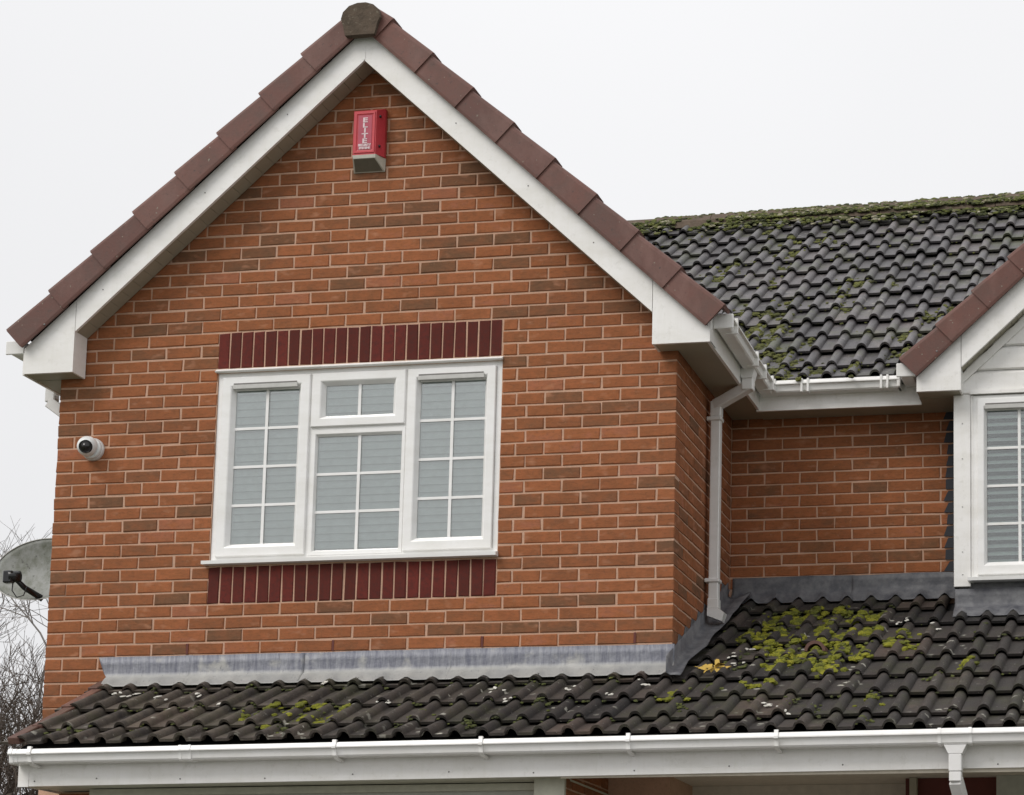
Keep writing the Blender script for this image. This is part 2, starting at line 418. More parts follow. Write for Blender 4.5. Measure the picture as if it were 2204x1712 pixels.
def brick_matrix(bk, rnd):
    a, b_, z0, z1, f, dep, k = bk
    jy = rnd.uniform(-.0014, .0012)
    if f == 'f': return Matrix.Translation((a+rnd.uniform(-.002, .002), jy, z0+rnd.uniform(-.001, .001))) @ Matrix.Rotation(rnd.uniform(-.005, .005), 4, 'Y')
    if f == 'r': return Matrix.Translation((a, YR+jy, z0))
    return Matrix.Translation((W-jy, a, z0)) @ RZ90
# the 300 that show largest: whole stretchers of the front wall, from the camera side inward
full = [i for i, q in enumerate(BR) if q[4] == 'f' and q[1]-q[0] > .20 and q[1] < W-.01]
full.sort(key=lambda i: -(BR[i][0]*.6-BR[i][2]*.25))
single = set(full[:300]); rest = MB(); variants = []
for v in range(28): variants.append(brick_mb(.215, .065, .03, btint(), 100+v).mesh('brick', M['brick']))
rnd = random.Random(5)
for i, bk in enumerate(BR):
    mt = brick_matrix(bk, rnd)
    if i in single: link(rnd.choice(variants), 'brick', front, mt)
    else:
        q = brick_mb(bk[1]-bk[0], .065, max(.03, bk[5] if (bk[4] == 'f' and bk[1] > W-.001) else .03), btint(), 1000+i)
        rest.add([mt @ Vector(p) for p in q.v], q.f, q.t[0])
rest.build('brickwork', M['brick'], house, kind='stuff')
# soldier courses
def soldiers(n, k0, name):
    z0 = .075*k0+.004; pitch = (2.7675-1.0025)/n
    for i in range(n):
        rr = random.Random(i*31+k0)
        me = brick_mb(pitch-.0085+rr.uniform(-.002, .0015), .216, .03, rr.random(), i*7+k0).mesh('soldier_brick', M['plum'])
        link(me, 'soldier_brick', front, Matrix.Translation((1.0065+i*pitch, rr.uniform(-.002, .001), z0)))
soldiers(24, 23, 'h'); soldiers(23, 4, 's')
# weep vents
for i in (4, 8, 12, 16):
    MB().box(.225*i-.0115, -.002, .006, .225*i+.0015, .02, .068).build('weep_vent', M['weep_red'], house)

# plain hidden body of the house so that it is solid from other sides
mb = MB()
mb.box(.003, .10, zb, .10, 8, 1.9); mb.box(.003, 7.9, zb, 9, 8, 1.9); mb.box(8.9, 1.2, zb, 9, 8, 1.9)
mb.box(7.2, YR, zb, 9, YR+.1, 1.9)
mb.build('rear_wall', M['brick'], house)

# ------------------------------------------------------------------ verge, barge boards, soffits of both gables
def gable(xc, zi, halves, ihalves, yb, wall_half, zc_b, gauge, tans):
    """white barge boards at y=yb, box ends with bottom at 1.70, capped verge above"""
    zo = zi+.197
    for sgn in (-1, 1):
        half = halves[sgn > 0]; ihalf = ihalves[sgn > 0]; TAN = tans[sgn > 0]; SL = math.hypot(1, TAN)
        X = lambda h: xc+sgn*h
        q = MB().prism([(X(.0015), zi), (X(ihalf-.003), zi-TAN*(ihalf-.003)), (X(ihalf-.003), zo-TAN*(ihalf-.003)), (X(.0015), zo)], 'y', yb, yb+.02)
        q.build('barge_board', M['pvc'], house)
        q = MB().prism([(X(ihalf+.0005), zo-TAN*ihalf), (X(ihalf+.0005), 1.70), (X(half), 1.70), (X(half), zo-TAN*half)], 'y', yb, yb+.02)
        q.build('barge_box_end', M['pvc'], house)
        # box: inner cheek, bottom, and the step at the wall
        mbx = MB(); mbx.box(min(X(ihalf), X(ihalf+.012)), yb+.0205, 1.70, max(X(ihalf), X(ihalf+.012)), yb+.148, zi-TAN*ihalf+.01)
        mbx.build('box_cheek', M['pvc'], house)
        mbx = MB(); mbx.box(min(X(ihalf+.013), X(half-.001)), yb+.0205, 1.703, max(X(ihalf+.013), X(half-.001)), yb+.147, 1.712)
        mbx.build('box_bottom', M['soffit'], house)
    MB().box(xc-.006, yb-.0025, zi+.004, xc+.006, yb+.0002, zo-.005).build('joint_cover', M['pvc'], house)
    # raking soffit boards
    n = 26
    for sgn in (-1, 1):
        half = halves[sgn > 0]; ihalf = ihalves[sgn > 0]; TAN = tans[sgn > 0]; SL = math.hypot(1, TAN)
        L = ihalf/n
        for i in range(n):
            h0, h1 = i*L+.0012, (i+1)*L-.0012
            X = lambda h: xc+sgn*h
            q = MB().prism([(X(h0), zi-TAN*h0+.004), (X(h1), zi-TAN*h1+.004), (X(h1), zi-TAN*h1+.014), (X(h0), zi-TAN*h0+.014)], 'y', yb+.0205, yb+.149, tint=random.random())
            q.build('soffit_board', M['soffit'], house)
        X = lambda h: xc+sgn*h
        MB().prism([(X(0), zi+.0145), (X(ihalf), zi-TAN*ihalf+.0145), (X(ihalf), zi-TAN*ihalf+.03), (X(0), zi+.03)], 'y', yb+.0205, yb+.149).build('soffit_backing', M['dark_void'], house)
    # capped verge tiles
    cl = .372
    def cap_mesh(sgn, length, tn, seed):
        rr = random.Random(seed)
        # local: s up the slope, y, n normal. profile of the cap (y, n)
        yb0 = yb-.040
        pr = [(yb0+.004, -.004), (yb0, .012), (yb0, .118), (yb0+.006, .134), (yb0+.022, .142), (yb0+.15, .142), (yb0+.15, .122), (yb0+.024, .120), (yb0+.019, .112), (yb0+.019, -.001)]
        q = MB(); n_ = len(pr); st = [0, .012, length*.5, length]; vs = []
        for j, s_ in enumerate(st):
            lift = .019*(1-s_/length); flare = .0 if j else -.002
            for (y, nn) in pr:
                bow = .010*math.sin(math.pi*max(0, min(1, nn/.142))) if j < 2 else 0
                vs.append((s_+bow*-1 if j < 2 else s_, y-lift*.5+(.0 if j else .0), nn*(1+lift*.9)+lift*(nn > .06)))
        fs = [list(range(n_))[::-1], [len(vs)-n_+i for i in range(n_)]]
        for j in range(len(st)-1):
            for i in range(n_): fs.append((j*n_+i, j*n_+(i+1) % n_, (j+1)*n_+(i+1) % n_, (j+1)*n_+i))
        q.add(vs, fs, tn); return q
    tot = halves[0]*math.hypot(1, tans[0]); k = 0; s0 = .006
    while s0 < tot-.02:
        for sgn in (-1, 1):
            half = halves[sgn > 0]; TAN = tans[sgn > 0]; SL = math.hypot(1, TAN)
            ln = min(cl, half*SL-s0+.03)
            q = cap_mesh(sgn, ln, random.random(), k)
            # place: origin at the lower tip, slope direction towards the apex
            ex = Vector((-sgn/SL, 0, TAN/SL)); en = Vector((sgn*TAN/SL, 0, 1/SL))
            org = Vector((xc+sgn*(half-.012*(sgn > 0)), 0, zc_b-TAN*(half-.012*(sgn > 0))))
            vs = [org+ex*(p[0]+s0)+en*p[2]+Vector((0, p[1], 0)) for p in q.v]
            MB().add(vs, q.f, q.t[0]).build('verge_tile', M['verge'], house)
        s0 += gauge; k += 1
gable(1.919, 3.528, (2.073, 2.124), (1.756, 1.787), -.16, XC, 3.716, .344, (.901, .917))
gable(6.22, 2.645, (1.15, 1.15), (.878, .878), .98, .936, 2.645+.190, .300, (TAN, TAN))
# nail heads on the verge tile ends and boards
for x, z, y in ((-.01, 1.985, -.2025), (3.955, 1.885, -.2025), (5.20, 1.935, .9375)):
    MB().tube([(x, y+.004, z), (x, y-.003, z)], .006, 8).build('nail', M['nail_grey'], house)
for x in (.33, .95, 1.45, 2.5, 2.95, 3.35):
    zz = zin(x)+.10
    MB().tube([(x, -.159, zz), (x, -.162, zz)], .004, 6).build('nail', M['nail_grey'], house)

# ridge of the front gable
r = random.Random(3)
pts = [(-.088, -.09), (.088, -.09), (.105, -.02), (.118, .01), (.108, .055), (.075, .085), (.03, .10), (-.02, .10), (-.07, .085), (-.105, .05), (-.116, .01), (-.105, -.02)]
MB().prism([(1.914+a*1.04, 3.750+b_*1.05) for a, b_ in pts], 'y', -.235, -.185, .4).build('ridge_end_block', M['ridge'], house)
for i in range(9):
    y0 = -.1845+i*.44; q = MB()
    arc = [(.128*math.cos(a), .128*math.sin(a)*.95) for a in [math.pi*j/10 for j in range(11)]]
    inn = [(x*.86, z*.86-.002) for x, z in arc[::-1]]
    q.prism([(1.926+a, 3.728+(i % 2)*.003+b_) for a, b_ in arc+inn], 'y', y0, y0+.436, .4)
    q.build('ridge_tile', M['ridge'], house)

# roof slabs of the front gable (its slopes face away from the camera)
def quad_slab(name, mat, P, th, parent=house, **k):
    P = [Vector(p) for p in P]; n_ = (P[1]-P[0]).cross(P[2]-P[0]).normalized()
    if n_.z < 0: n_ = -n_
    vs = P+[p-n_*th for p in P]; m_ = len(P)
    return MB().add(vs, [list(range(m_)), list(range(2*m_-1, m_-1, -1))]+[(i, (i+1) % m_, m_+(i+1) % m_, m_+i) for i in range(m_)]).build(name, mat, parent, **k)
zt = lambda h: 3.728+.085-TAN*h
for sgn in (-1, 1):
    q = MB(); nrow = 34
    ye = 1.25 if sgn > 0 else 4.2; yr_ = 3.9 if sgn > 0 else 4.2
    # corrugated courses on the slope, joined: seen only edge-on
    ncol = 9
    for c_ in range(ncol):
        s0_, s1_ = c_*2.09*SL/ncol, (c_+1)*2.09*SL/ncol+.02
        for j in range(nrow):
            y0 = -.05+j*(yr_+.05)/nrow; y1 = y0+(yr_+.05)/nrow
            h_ = 2.09-s0_/SL
            ymax = ye+(yr_-ye)*(1-h_/2.09)
            if y1 > ymax+.05: continue
            prof = [0, .0, .012, .030, .034, .026, .008]
            base = len(q.v)
            for jj in range(7):
                yy = y0+(y1-y0)*jj/6
                for s_, lf in ((s0_, .02), (s1_, .002)):
                    h2 = 2.09-s_/SL; nn = prof[jj]+lf
                    q.v.append((XC+sgn*h2+sgn*TAN/SL*nn, yy, zt(h2)+nn/SL)); q.t.append(random.random()*.2+.4)
            for jj in range(6): q.f.append((base+2*jj, base+2*jj+2, base+2*jj+3, base+2*jj+1)); q.sm.append(False)
    q.build('gable_roof_tiles', M['tile_main'], house, recalc=False, kind='stuff')
    quad_slab('gable_roof_deck', M['dark_void'], [(XC, -.12, zt(0)-.002), (XC+sgn*2.06, -.12, zt(2.06)-.002), (XC+sgn*2.06, ye, zt(2.06)-.002), (XC, yr_, zt(0)-.002)], .05)

# ------------------------------------------------------------------ double roman roof tiles
def tile_profile(P):
    a = [(0, 0), (.080, 0), (.0835, .007), (.092, .023), (.104, .0325), (.118, .036), (.132, .0325), (.143, .022), (.1500, .006)]
    s_ = P/.1515
    return [(x*s_, z) for x, z in a]+[((x+.1515)*s_, z) for x, z in a]+[(.303*s_, 0)]
def tile_mb(P, L, gauge, tn, seed, th=.016, cut=None):
    """local x across, y up the slope, z normal; tail at y=0"""
    rr = random.Random(seed); q = MB(); pr = tile_profile(P); n_ = len(pr); lift = .030
    j = lambda s_: rr.uniform(-s_, s_)
    top = []; bot = []
    for (x, z) in pr:
        e = j(.0012)
        top.append((x, e, z+lift)); bot.append((x, e+.002, z+lift-th))
    hd = [(x, L, z+lift*(1-L/gauge)) for x, z in pr]
    q.add(top+hd, [(i, i+1, n_+i+1, n_+i) for i in range(n_-1)], tn, True)
    q.add(top+bot, [(i+1, i, n_+i, n_+i+1) for i in range(n_-1)], tn)
    q.add(bot+[(x, .06, z-0.004+lift*.8-th) for x, z in pr], [(i+1, i, n_+i, n_+i+1) for i in range(n_-1)], tn)
    q.add([top[0], bot[0], (0, L, -th*.5), hd[0]], [(0, 1, 2, 3)], tn); q.add([top[-1], bot[-1], (pr[-1][0], L, -th*.5), hd[-1]], [(3, 2, 1, 0)], tn)
    return q
TILES = []       # (root part, matrix, mesh set key, x, y)
def lay_roof(part, key, P, gauge_h, slope, zfun, rows, xr, keep):
    ang = math.atan(slope)
    for ri, (y, gh) in enumerate(rows):
        L = gh/math.cos(ang)+.03
        n0 = 0; x = xr[0]
        while x < xr[1]:
            if keep(x, x+2*P, y, y+gh):
                rr = random.Random((ri*7919+int(round(x*1000))*31+ord(key)*101) & 0xffff)
                mt = Matrix.Translation((x+rr.uniform(-.002, .002), y+rr.uniform(-.006, .006)-(.02 if rr.random() < .06 else 0), zfun(y)+rr.uniform(-.002, .003))) @ Matrix.Rotation(ang+rr.uniform(-.010, .010), 4, 'X') @ Matrix.Rotation(rr.uniform(-.010, .010), 4, 'Z') @ Matrix.Rotation(rr.uniform(-.006, .006), 4, 'Y')
                TILES.append((part, mt, key, x, y, L))
            x += 2*P
ROLL = .066*0+.036+.030      # roll top above local origin at the tail
# main roof
SM = .7217; am = math.atan(SM)
zm = lambda y: 1.88+SM*(y-1.1)-ROLL/math.cos(am)+.004
main_roof = quad_slab('main_roof', M['dark_void'], [(1.0, 1.20, zm(1.20)-.02), (9.2, 1.20, zm(1.20)-.02), (9.2, 4.35, zm(4.35)-.02), (1.0, 4.35, zm(4.35)-.02)], .05)
rows_m = [(4.1019-.2512*i, .2512) for i in range(0, 12)]+[(1.158, .181)]
PM = .15165; x0m = 4.1829-.118*PM/.1515-2*PM*8
def keep_m(xa, xb, ya, yb_):
    # right of the valley with the front gable, and outside the right gable's body
    xv = XC+2.13*(1-(min(yb_, 3.95)-1.2)/2.75)
    if xb < xv-.12: return False
    ym = (ya+yb_)/2
    h_ = 1.15*(1-max(0, (ym-1.25))/1.35) if ym > 1.25 else 1.15
    if h_ > 0 and abs((xa+xb)/2-6.22) < h_-.16: return False
    return xa < 7.6
lay_roof(main_roof, 'm', PM, .2512, SM, zm, rows_m, (x0m, 7.6), keep_m)
# porch roof
SP = .480; ap = math.atan(SP)
zp = lambda y: -.127+SP*y-ROLL/math.cos(ap)+.004
porch_roof = quad_slab('porch_roof', M['dark_void'], [(.42, -.93, zp(-.93)-.02), (W+3.6, -.93, zp(-.93)-.02), (W+3.6, -.005, zp(0)-.02), (.42, -.005, zp(0)-.02)], .04)
quad_slab('porch_roof_deck', M['dark_void'], [(W+.01, -.004, zp(0)-.022), (W+3.6, -.004, zp(0)-.022), (W+3.6, YR-.01, zp(YR-.01)-.022), (W+.01, YR-.01, zp(YR-.01)-.022)], .04)
yt = [-.965, -.7626, -.4386, -.1146, .2094, .5334, .8574, 1.1814]
rows_p = [(y, (yt[i+1]-y) if i < 7 else .27) for i, y in enumerate(yt)]
PP = .153; x0p = 5.0399-.118*PP/.1515-2*PP*15
def keep_p(xa, xb, ya, yb_):
    if ya > -.05 and xa < W-.29: return False
    if ya > 1.1 and xb > XB: return False
    if ya > 1.0 and xa > XB-.15: return False
    return xa < 6.9
lay_roof(porch_roof, 'p', PP, .324, SP, zp, rows_p, (x0p, 6.9), keep_p)
meshes = {}
def get_tile(key, L, v):
    L = round(L, 2)
    if (key, L, v) not in meshes:
        P = PM if key == 'm' else PP; g_ = L-.03; rr = random.Random(v*17+ord(key))
        tn = rr.uniform(.0, .92) if v < 11 else (.97 if key == 'm' else .93)
        meshes[key, L, v] = tile_mb(P, L, g_, tn, v*13+1).mesh('roof_tile', M['tile_main' if key == 'm' else 'tile_porch'], recalc=False)
    return meshes[key, L, v]
camv = Vector(cam.location)
def vis(tl):
    return -(Vector((tl[3], tl[4], tl[1].translation.z))-camv).length + (0 if 0 < tl[3] < 5.9 else -6)
order = sorted(range(len(TILES)), key=lambda i: -vis(TILES[i])); keepers = set(order[:300])
restt = {'m': MB(), 'p': MB()}
rr = random.Random(11)
print('tiles', len(TILES), 'bricks', len(BR))
for i, (part, mt, key, x, y, L) in enumerate(TILES):
    v = rr.randrange(12) if rr.random() < .9 else 3
    if i in keepers: link(get_tile(key, L, v), 'roof_tile', part, mt)
    else:
        q = tile_mb(PM if key == 'm' else PP, L, L-.03, rr.uniform(.2, .8), i)
        for j, f in enumerate(q.f): pass
        o = len(restt[key].v); restt[key].v += [tuple(mt @ Vector(p)) for p in q.v]; restt[key].f += [tuple(a+o for a in f) for f in q.f]; restt[key].t += q.t; restt[key].sm += q.sm
for k_, q in restt.items():
    if q.v: q.build('roof_tiles_rest', M['tile_main' if k_ == 'm' else 'tile_porch'], main_roof if k_ == 'm' else porch_roof, recalc=False, kind='stuff')

# ridge of the main roof
for i in range(13):
    x0 = 1.2+i*.45; q = MB(); zr = zm(4.35)+.005+.018+(x0-2.3)*.012
    q.prism([(4.35-.15, zr-.085), (4.35-.12, zr-.02), (4.35-.05, zr+.045), (4.35, zr+.06), (4.35+.05, zr+.045), (4.35+.15, zr-.08)], 'x', x0, x0+.444, random.random())
    q.build('ridge_tile', M['ridge'], house)
# rear slope of the main roof
quad_slab('rear_roof', M['tile_main'], [(0, 4.35, zm(4.35)), (9.2, 4.35, zm(4.35)), (9.2, 8.2, zm(4.35)-SM*3.85), (0, 8.2, zm(4.35)-SM*3.85)], .05)
# roof of the right gable
for sgn in (-1, 1):
    h_ = 1.15; z_ = lambda h: 2.645+.19+.085-TAN*h
    quad_slab('right_gable_roof', M['tile_main'], [(6.22, 1.02, z_(0)), (6.22+sgn*h_, 1.02, z_(h_)), (6.22+sgn*h_, 1.3, z_(h_)), (6.22, 2.75, z_(0))], .05)

# porch verge: reddish cloaked edge of each course
for i, y in enumerate(yt[:4]):
    gh = rows_p[i][1]; L = gh/math.cos(ap)+.03
    x_ = (.425, .445, .430, .408)[i]
    q = MB().box(x_-.05, 0, .000, x_+.012, L, .040, bevel=.004, tint=random.random(), mat=Matrix.Translation((0, y-.012, zp(y)+.012)) @ Matrix.Rotation(ap-.03, 4, 'X'))
    q.build('verge_slip', M['tile_red'], house)

# ------------------------------------------------------------------ lead flashings
def roll_h(x, P, xr0):
    u = ((x-xr0)/P) % 1.0; dd = abs(u if u < .5 else u-1)*P
    return .036*max(0, math.cos(min(1, dd/.036)*math.pi/2))
def lead(x0, x1, ytop, z_top, z_bend, y_edge, zf, name='lead_flashing', slant=0, P=PP, mat='lead', xr0=5.0399, parent=house):
    q = MB(); nx = max(4, int((x1-x0)/.018)); prof = [(0, 0), (0, .5), (0, .97), (.08, 1.0), (.4, 1), (.8, 1), (1, 1)]
    rows_ = []; tv_ = []
    for i in range(nx+1):
        x = x0+(x1-x0)*i/nx; wob = noise.noise(Vector((x*3.1, 1.7, z_top)))*.006
        rh = roll_h(x, P, xr0); cp = []
        for j, (a, b_) in enumerate(prof):
            y = ytop-.004-(ytop-y_edge)*a
            if j < 3: z = z_top+(z_bend-z_top)*b_+(wob if j == 0 else 0); y = ytop-.006+noise.noise(Vector((x*7, z*9, 0)))*.003
            else:
                z = zf(y)+.012+(.040 if mat == 'lead' else .020)+rh*((.20+.35*a) if mat == 'lead' else (.5+.5*a))+.0*wob
                if j == 3: z = max(z, z_bend-.02)
                if j == 4: z = .5*(z+z_bend-.02)+.0
                if j == 6: y += noise.noise(Vector((x*5, 0, 3)))*.012
            sx = slant*(z_top-z)/(z_top-z_bend+1e-6)*.4 if i == 0 and j < 3 else 0
            tv_.append(0 if j < 3 else .9)  # apron weight for the patina and painted light
            cp.append((x+slant*min(1, (j/3.))*(1 if i == 0 else max(0, 1-i/3.)), y, z))
        rows_.append(cp)
    n_ = len(prof); vs = [p for c_ in rows_ for p in c_]
    fs = [(i*n_+j, (i+1)*n_+j, (i+1)*n_+j+1, i*n_+j+1) for i in range(nx) for j in range(n_-1)]
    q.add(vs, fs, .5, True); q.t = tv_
    o = q.build(name, M[mat], parent, recalc=False)
    sol = o.modifiers.new('thickness', 'SOLIDIFY'); sol.thickness = .003; sol.offset = 1
    return o
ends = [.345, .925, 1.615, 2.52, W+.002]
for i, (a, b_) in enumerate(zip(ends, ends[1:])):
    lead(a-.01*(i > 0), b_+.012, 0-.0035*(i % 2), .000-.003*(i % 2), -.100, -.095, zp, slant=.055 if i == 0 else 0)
lead(W+.02, 4.62, YR, .675, .60, YR-.075, zp, mat='lead_dark'); lead(4.60, XB-.02, YR-.004, .672, .598, YR-.075, zp, mat='lead_dark')
lead(XB+.005, 6.4, YB, .49, .40, YB-.13, zp, mat='lead_dark'); lead(6.39, 7.2, YB-.004, .488, .398, YB-.13, zp, mat='lead_dark')  # dark lead puts the shadow below the bay window into the colour
# stepped flashing on the return wall: one stepped lead piece per brick course
for k in range(0, 9):
    a = max(.0, .157*(k-1)+.09); b_ = .157*k+.12
    zlo = zp(a)+.02; ztop = .075*k
    q = MB().prism([(a, min(zlo, ztop-.03)), (min(YR, b_+.30), min(zp(b_+.3)+.02, ztop)), (min(YR, b_+.30), ztop), (a+.035, ztop), (a+.004, ztop-.062)], 'x', W+.002, W+.006-.0003*k)
    q.build('stepped_flashing', M['lead_dark'], house)
# soaker dressed onto the tiles beside the return wall
q = MB(); n_ = 30; vs = []
for i in range(n_+1):
    y = -.16+(YR+.10)*i/n_
    for j, (dx, dz) in enumerate(((.003, .17), (.004, .080), (.028, .064), (.052, .066), (.078+.05*max(0, y)+noise.noise(Vector((y*4, 0, 9)))*.02, .064))):
        x = W+dx
        vs.append((x, y if y < YR-.01 else YR-.01, zp(y)+dz+(roll_h(x, PP, 5.0399)*.8 if j > 2 else 0)+noise.noise(Vector((y*9, x*9, 1)))*.008))
q.add(vs, [(i*5+j, (i+1)*5+j, (i+1)*5+j+1, i*5+j+1) for i in range(n_) for j in range(4)], .5, True)
o = q.build('soaker', M['lead_dark'], house, recalc=False); sol = o.modifiers.new('thickness', 'SOLIDIFY'); sol.thickness = .003
# stepped lead where the recessed wall meets the bay
for k in range(8, 23):
    z = .075*k
    MB().prism([(XB-.095+random.uniform(-.014, .012), z+.005), (XB+.01, z+.001), (XB+.01, z+.074), (XB-.078+random.uniform(-.016, .016), z+.066)], 'y', YR-.004, YR-.001).build('stepped_flashing', M['lead_black'], house)

# ------------------------------------------------------------------ gutters, fascias, soffits, pipes
TILT = .0043
def shear(o, x0=.43):
    for v in o.data.vertices: v.co.z += (v.co.x-x0)*TILT
GP = [(.10, -.004), (.002, 0), (-.003, -.006), (-.0085, -.024), (.004, -.030), (.010, -.068), (.018, -.076), (.090, -.076), (.104, -.066), (.108, -.004),   # outer
      ]
def gutter_profile(wd=.112):
    # (offset from the front lip backwards, height) square-line gutter, hollow, drawn as a closed shell
    out_ = [(.003, 0), (-.001, -.003), (-.010, -.022), (-.010, -.028), (.006, -.031), (.012, -.066), (.020, -.074), (wd-.018, -.074), (wd-.004, -.060), (wd, 0)]
    inn = [(wd-.005, 0), (wd-.009, -.056), (wd-.022, -.068), (.023, -.068), (.017, -.062), (.011, -.030), (.009, -.004), (.008, 0)]
    return out_+inn
# porch gutter
yg = -1.05; zg = -.683
g = MB().prism([(yg+a, zg+b_) for a, b_ in gutter_profile()], 'x', .442, 7.4)
gut = g.build('porch_gutter', M['gutter'], house); shear(gut)
def shell(prof, grow):      # a close-fitting strap round the gutter front
    return [(a-grow if a < .05 else a, b_-(grow if b_ < -.06 else -grow*.7 if b_ > -.01 else 0)) for a, b_ in prof[:9]]+[(.10, -.030)]
def strap(x0, x1, grow, name, parent, wrap=True):
    pr = shell(gutter_profile(), grow)
    o = MB().prism([(yg+a, zg+b_) for a, b_ in pr], 'x', x0, x1).build(name, M['gutter'], parent); shear(o); return o
for x in (.545, 2.269, 3.068, 3.854, 4.627):
    o = MB().prism([(yg+a, zg+b_) for a, b_ in [(.014, .012), (-.006, .013), (-.010, -.003), (-.017, -.020), (-.017, -.032), (.000, -.038), (.004, -.070), (.03, -.086), (.105, -.094), (.105, -.082), (.02, -.074), (.012, -.066), (.006, -.031), (-.010, -.028), (-.010, -.022), (-.001, -.003)]], 'x', x-.0105, x+.0105).build('gutter_bracket', M['gutter'], gut); shear(o)
strap(1.398, 1.412, .005, 'gutter_union', gut); strap(1.412, 1.452, .003, 'gutter_union', gut); strap(1.452, 1.466, .005, 'gutter_union', gut)
strap(.425, .447, .005, 'stop_end', gut); strap(.447, .470, .002, 'stop_end', gut)
strap(5.449, 5.466, .006, 'gutter_outlet', gut); strap(5.466, 5.604, .003, 'gutter_outlet', gut); strap(5.604, 5.621, .006, 'gutter_outlet', gut)
# outlet funnel and porch downpipe
pipe = MB().prism([(5.478, -.741), (5.592, -.741), (5.570, -.785), (5.500, -.785)], 'y', yg+.012, yg+.078).build('porch_downpipe', M['pipe'], house)
MB().box(5.502, yg+.012, -.875, 5.568, yg+.078, -.7855, bevel=.004).build('pipe_socket', M['pipe'], pipe)
MB().box(5.504, yg+.014, -.925, 5.566, yg+.076, -.8755, bevel=.004).build('pipe_section', M['pipe'], pipe)
def sq_tube(P0, P1, s_, name, parent, roll=0):
    P0 = Vector(P0); P1 = Vector(P1); d_ = P1-P0; qd = d_.to_track_quat('Z', 'Y').to_matrix().to_4x4()
    return MB().box(-s_/2, -s_/2, 0, s_/2, s_/2, d_.length, bevel=.005, mat=Matrix.Translation(P0) @ qd @ Matrix.Rotation(roll, 4, 'Z')).build(name, M['pipe'], parent)
sq_tube((5.535, yg+.045, -.915), (5.60, -.64, -1.28), .062, 'pipe_section', pipe)
sq_tube((5.60, -.635, -1.25), (5.60, -.635, -3.75), .062, 'pipe_section', pipe)
# porch fascia and soffit
zf0 = -.872
fas = MB().box(.43, -.940, zf0, 7.4, -.922, -.735).build('porch_fascia', M['pvc'], house); shear(fas)
o = MB().box(.424, -.9425, zf0-.003, .485, -.9405, -.738).build('fascia_corner', M['pvc'], house); shear(o)
for i, x in enumerate((.52, .88, 1.36, 1.84, 2.33, 2.86, 3.32, 3.86, 4.36, 4.95, 5.74)):
    z_ = -.845+(x-.43)*TILT
    MB().tube([(x, -.9395, z_+.018*math.sin(i*1.7)*.5), (x, -.9425, z_+.018*math.sin(i*1.7)*.5)], .0042, 6).build('nail', M['nail_grey'], house)
# porch soffit boards run from the fascia back to the walls
o = MB().box(.43, -.9215, zf0+.006, 3.46, -.74, zf0+.016).build('porch_soffit', M['porch_olive'], house); shear(o)
MB().box(.47, -.7395, zf0+.010, 3.46, -.003, zf0+.02).build('porch_soffit', M['porch_olive'], house)
MB().box(3.461, -.9215, -.750, 7.4, YR-.01, -.742).build('porch_ceiling', M['render_cream'], house)
MB().box(3.4612, -.9218, -.868, 7.4, -.905, -.751).build('porch_beam', M['render_cream'], house)
# left end of the porch roof: closing board
MB().prism([(-.9215, -.868), (-.9215, -.70), (0, -.22), (0, -.868)], 'x', .432, .44).build('porch_end_board', M['pvc'], house)
# garage front under the porch, left: brick pier, frame, door with panels
pier = MB().box(.485, -.60, -3.8, .72, .003, -.868).build('brick_pier', M['mortar'], house)
for k in range(0, 34):
    z_ = -.94-.075*k
    link(variants[k % 28], 'brick', pier, Matrix.Translation((.49 if k % 2 else .478, -.606, z_)))
gd = MB().box(.722, -.70, -3.79, 3.28, -.66, -.868).build('garage_door', M['door_panel'], house)
MB().box(.73, -.735, -.905, 3.29, -.7005, -.868).build('door_frame', M['porch_olive'], gd)
for i in range(4):
    x = .80+i*.62
    for j in range(5): MB().box(x, -.712, -1.50-j*.56, x+.56, -.7005, -.985-j*.56, bevel=.005).build('door_panel', M['door_panel'], gd)
# brick side wall of the porch opening
MB().box(3.29, -.83, -3.8, 3.455, -.8005, -.753).build('door_jamb', M['porch_olive'], house)
pw = MB().box(3.30, -.80, -3.8, 3.452, .55, -.752).build('porch_side_wall', M['mortar'], house)
q = MB()
for k in range(0, 42):
    z0 = -.825-.075*k
    for i in range(7):
        y0 = -.80+.225*i-(.1125 if k % 2 else 0); y1 = min(y0+.215, .55); y0 = max(y0, -.80)
        if y1-y0 < .05: continue
        if k < 12: link((brick_mb(y1-y0, .065, .03, random.uniform(.1, .6), k*9+i).mesh('brick', M['brick'])), 'brick', pw, Matrix.Translation((3.4575, y0, z0)) @ RZ90)
MB().box(3.46, .55, -3.8, 5.10, .60, -.751).build('porch_back_wall', M['render_cream'], house)
MB().box(5.10, .30, -3.8, 5.62, .36, -.751).build('porch_inner_wall', M['weep_red'], house)
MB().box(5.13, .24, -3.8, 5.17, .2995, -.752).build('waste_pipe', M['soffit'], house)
MB().box(5.62, .22, -3.8, 7.2, .30, -.751).build('porch_door', M['door_panel'], house)

# upper fascias, soffits and gutters
MB().box(W+.209, 1.222, 1.69, 5.068, 1.24, 1.86).build('upper_fascia', M['pvc'], house)
MB().box(W+.209, -.1395, 1.70, W+.227, 1.2215, 1.850).build('upper_fascia', M['pvc'], house)
MB().box(-.171, -.1395, 1.70, -.156, 4.2, 1.835).build('upper_fascia', M['pvc'], house)
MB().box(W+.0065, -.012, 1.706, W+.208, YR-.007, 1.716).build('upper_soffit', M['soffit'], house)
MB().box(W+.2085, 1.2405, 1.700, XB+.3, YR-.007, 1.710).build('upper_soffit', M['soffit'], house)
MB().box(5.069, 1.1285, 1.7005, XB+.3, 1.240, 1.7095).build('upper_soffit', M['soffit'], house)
MB().box(-.165, .0005, 1.704, -.002, 4.2, 1.714).build('upper_soffit', M['soffit'], house)
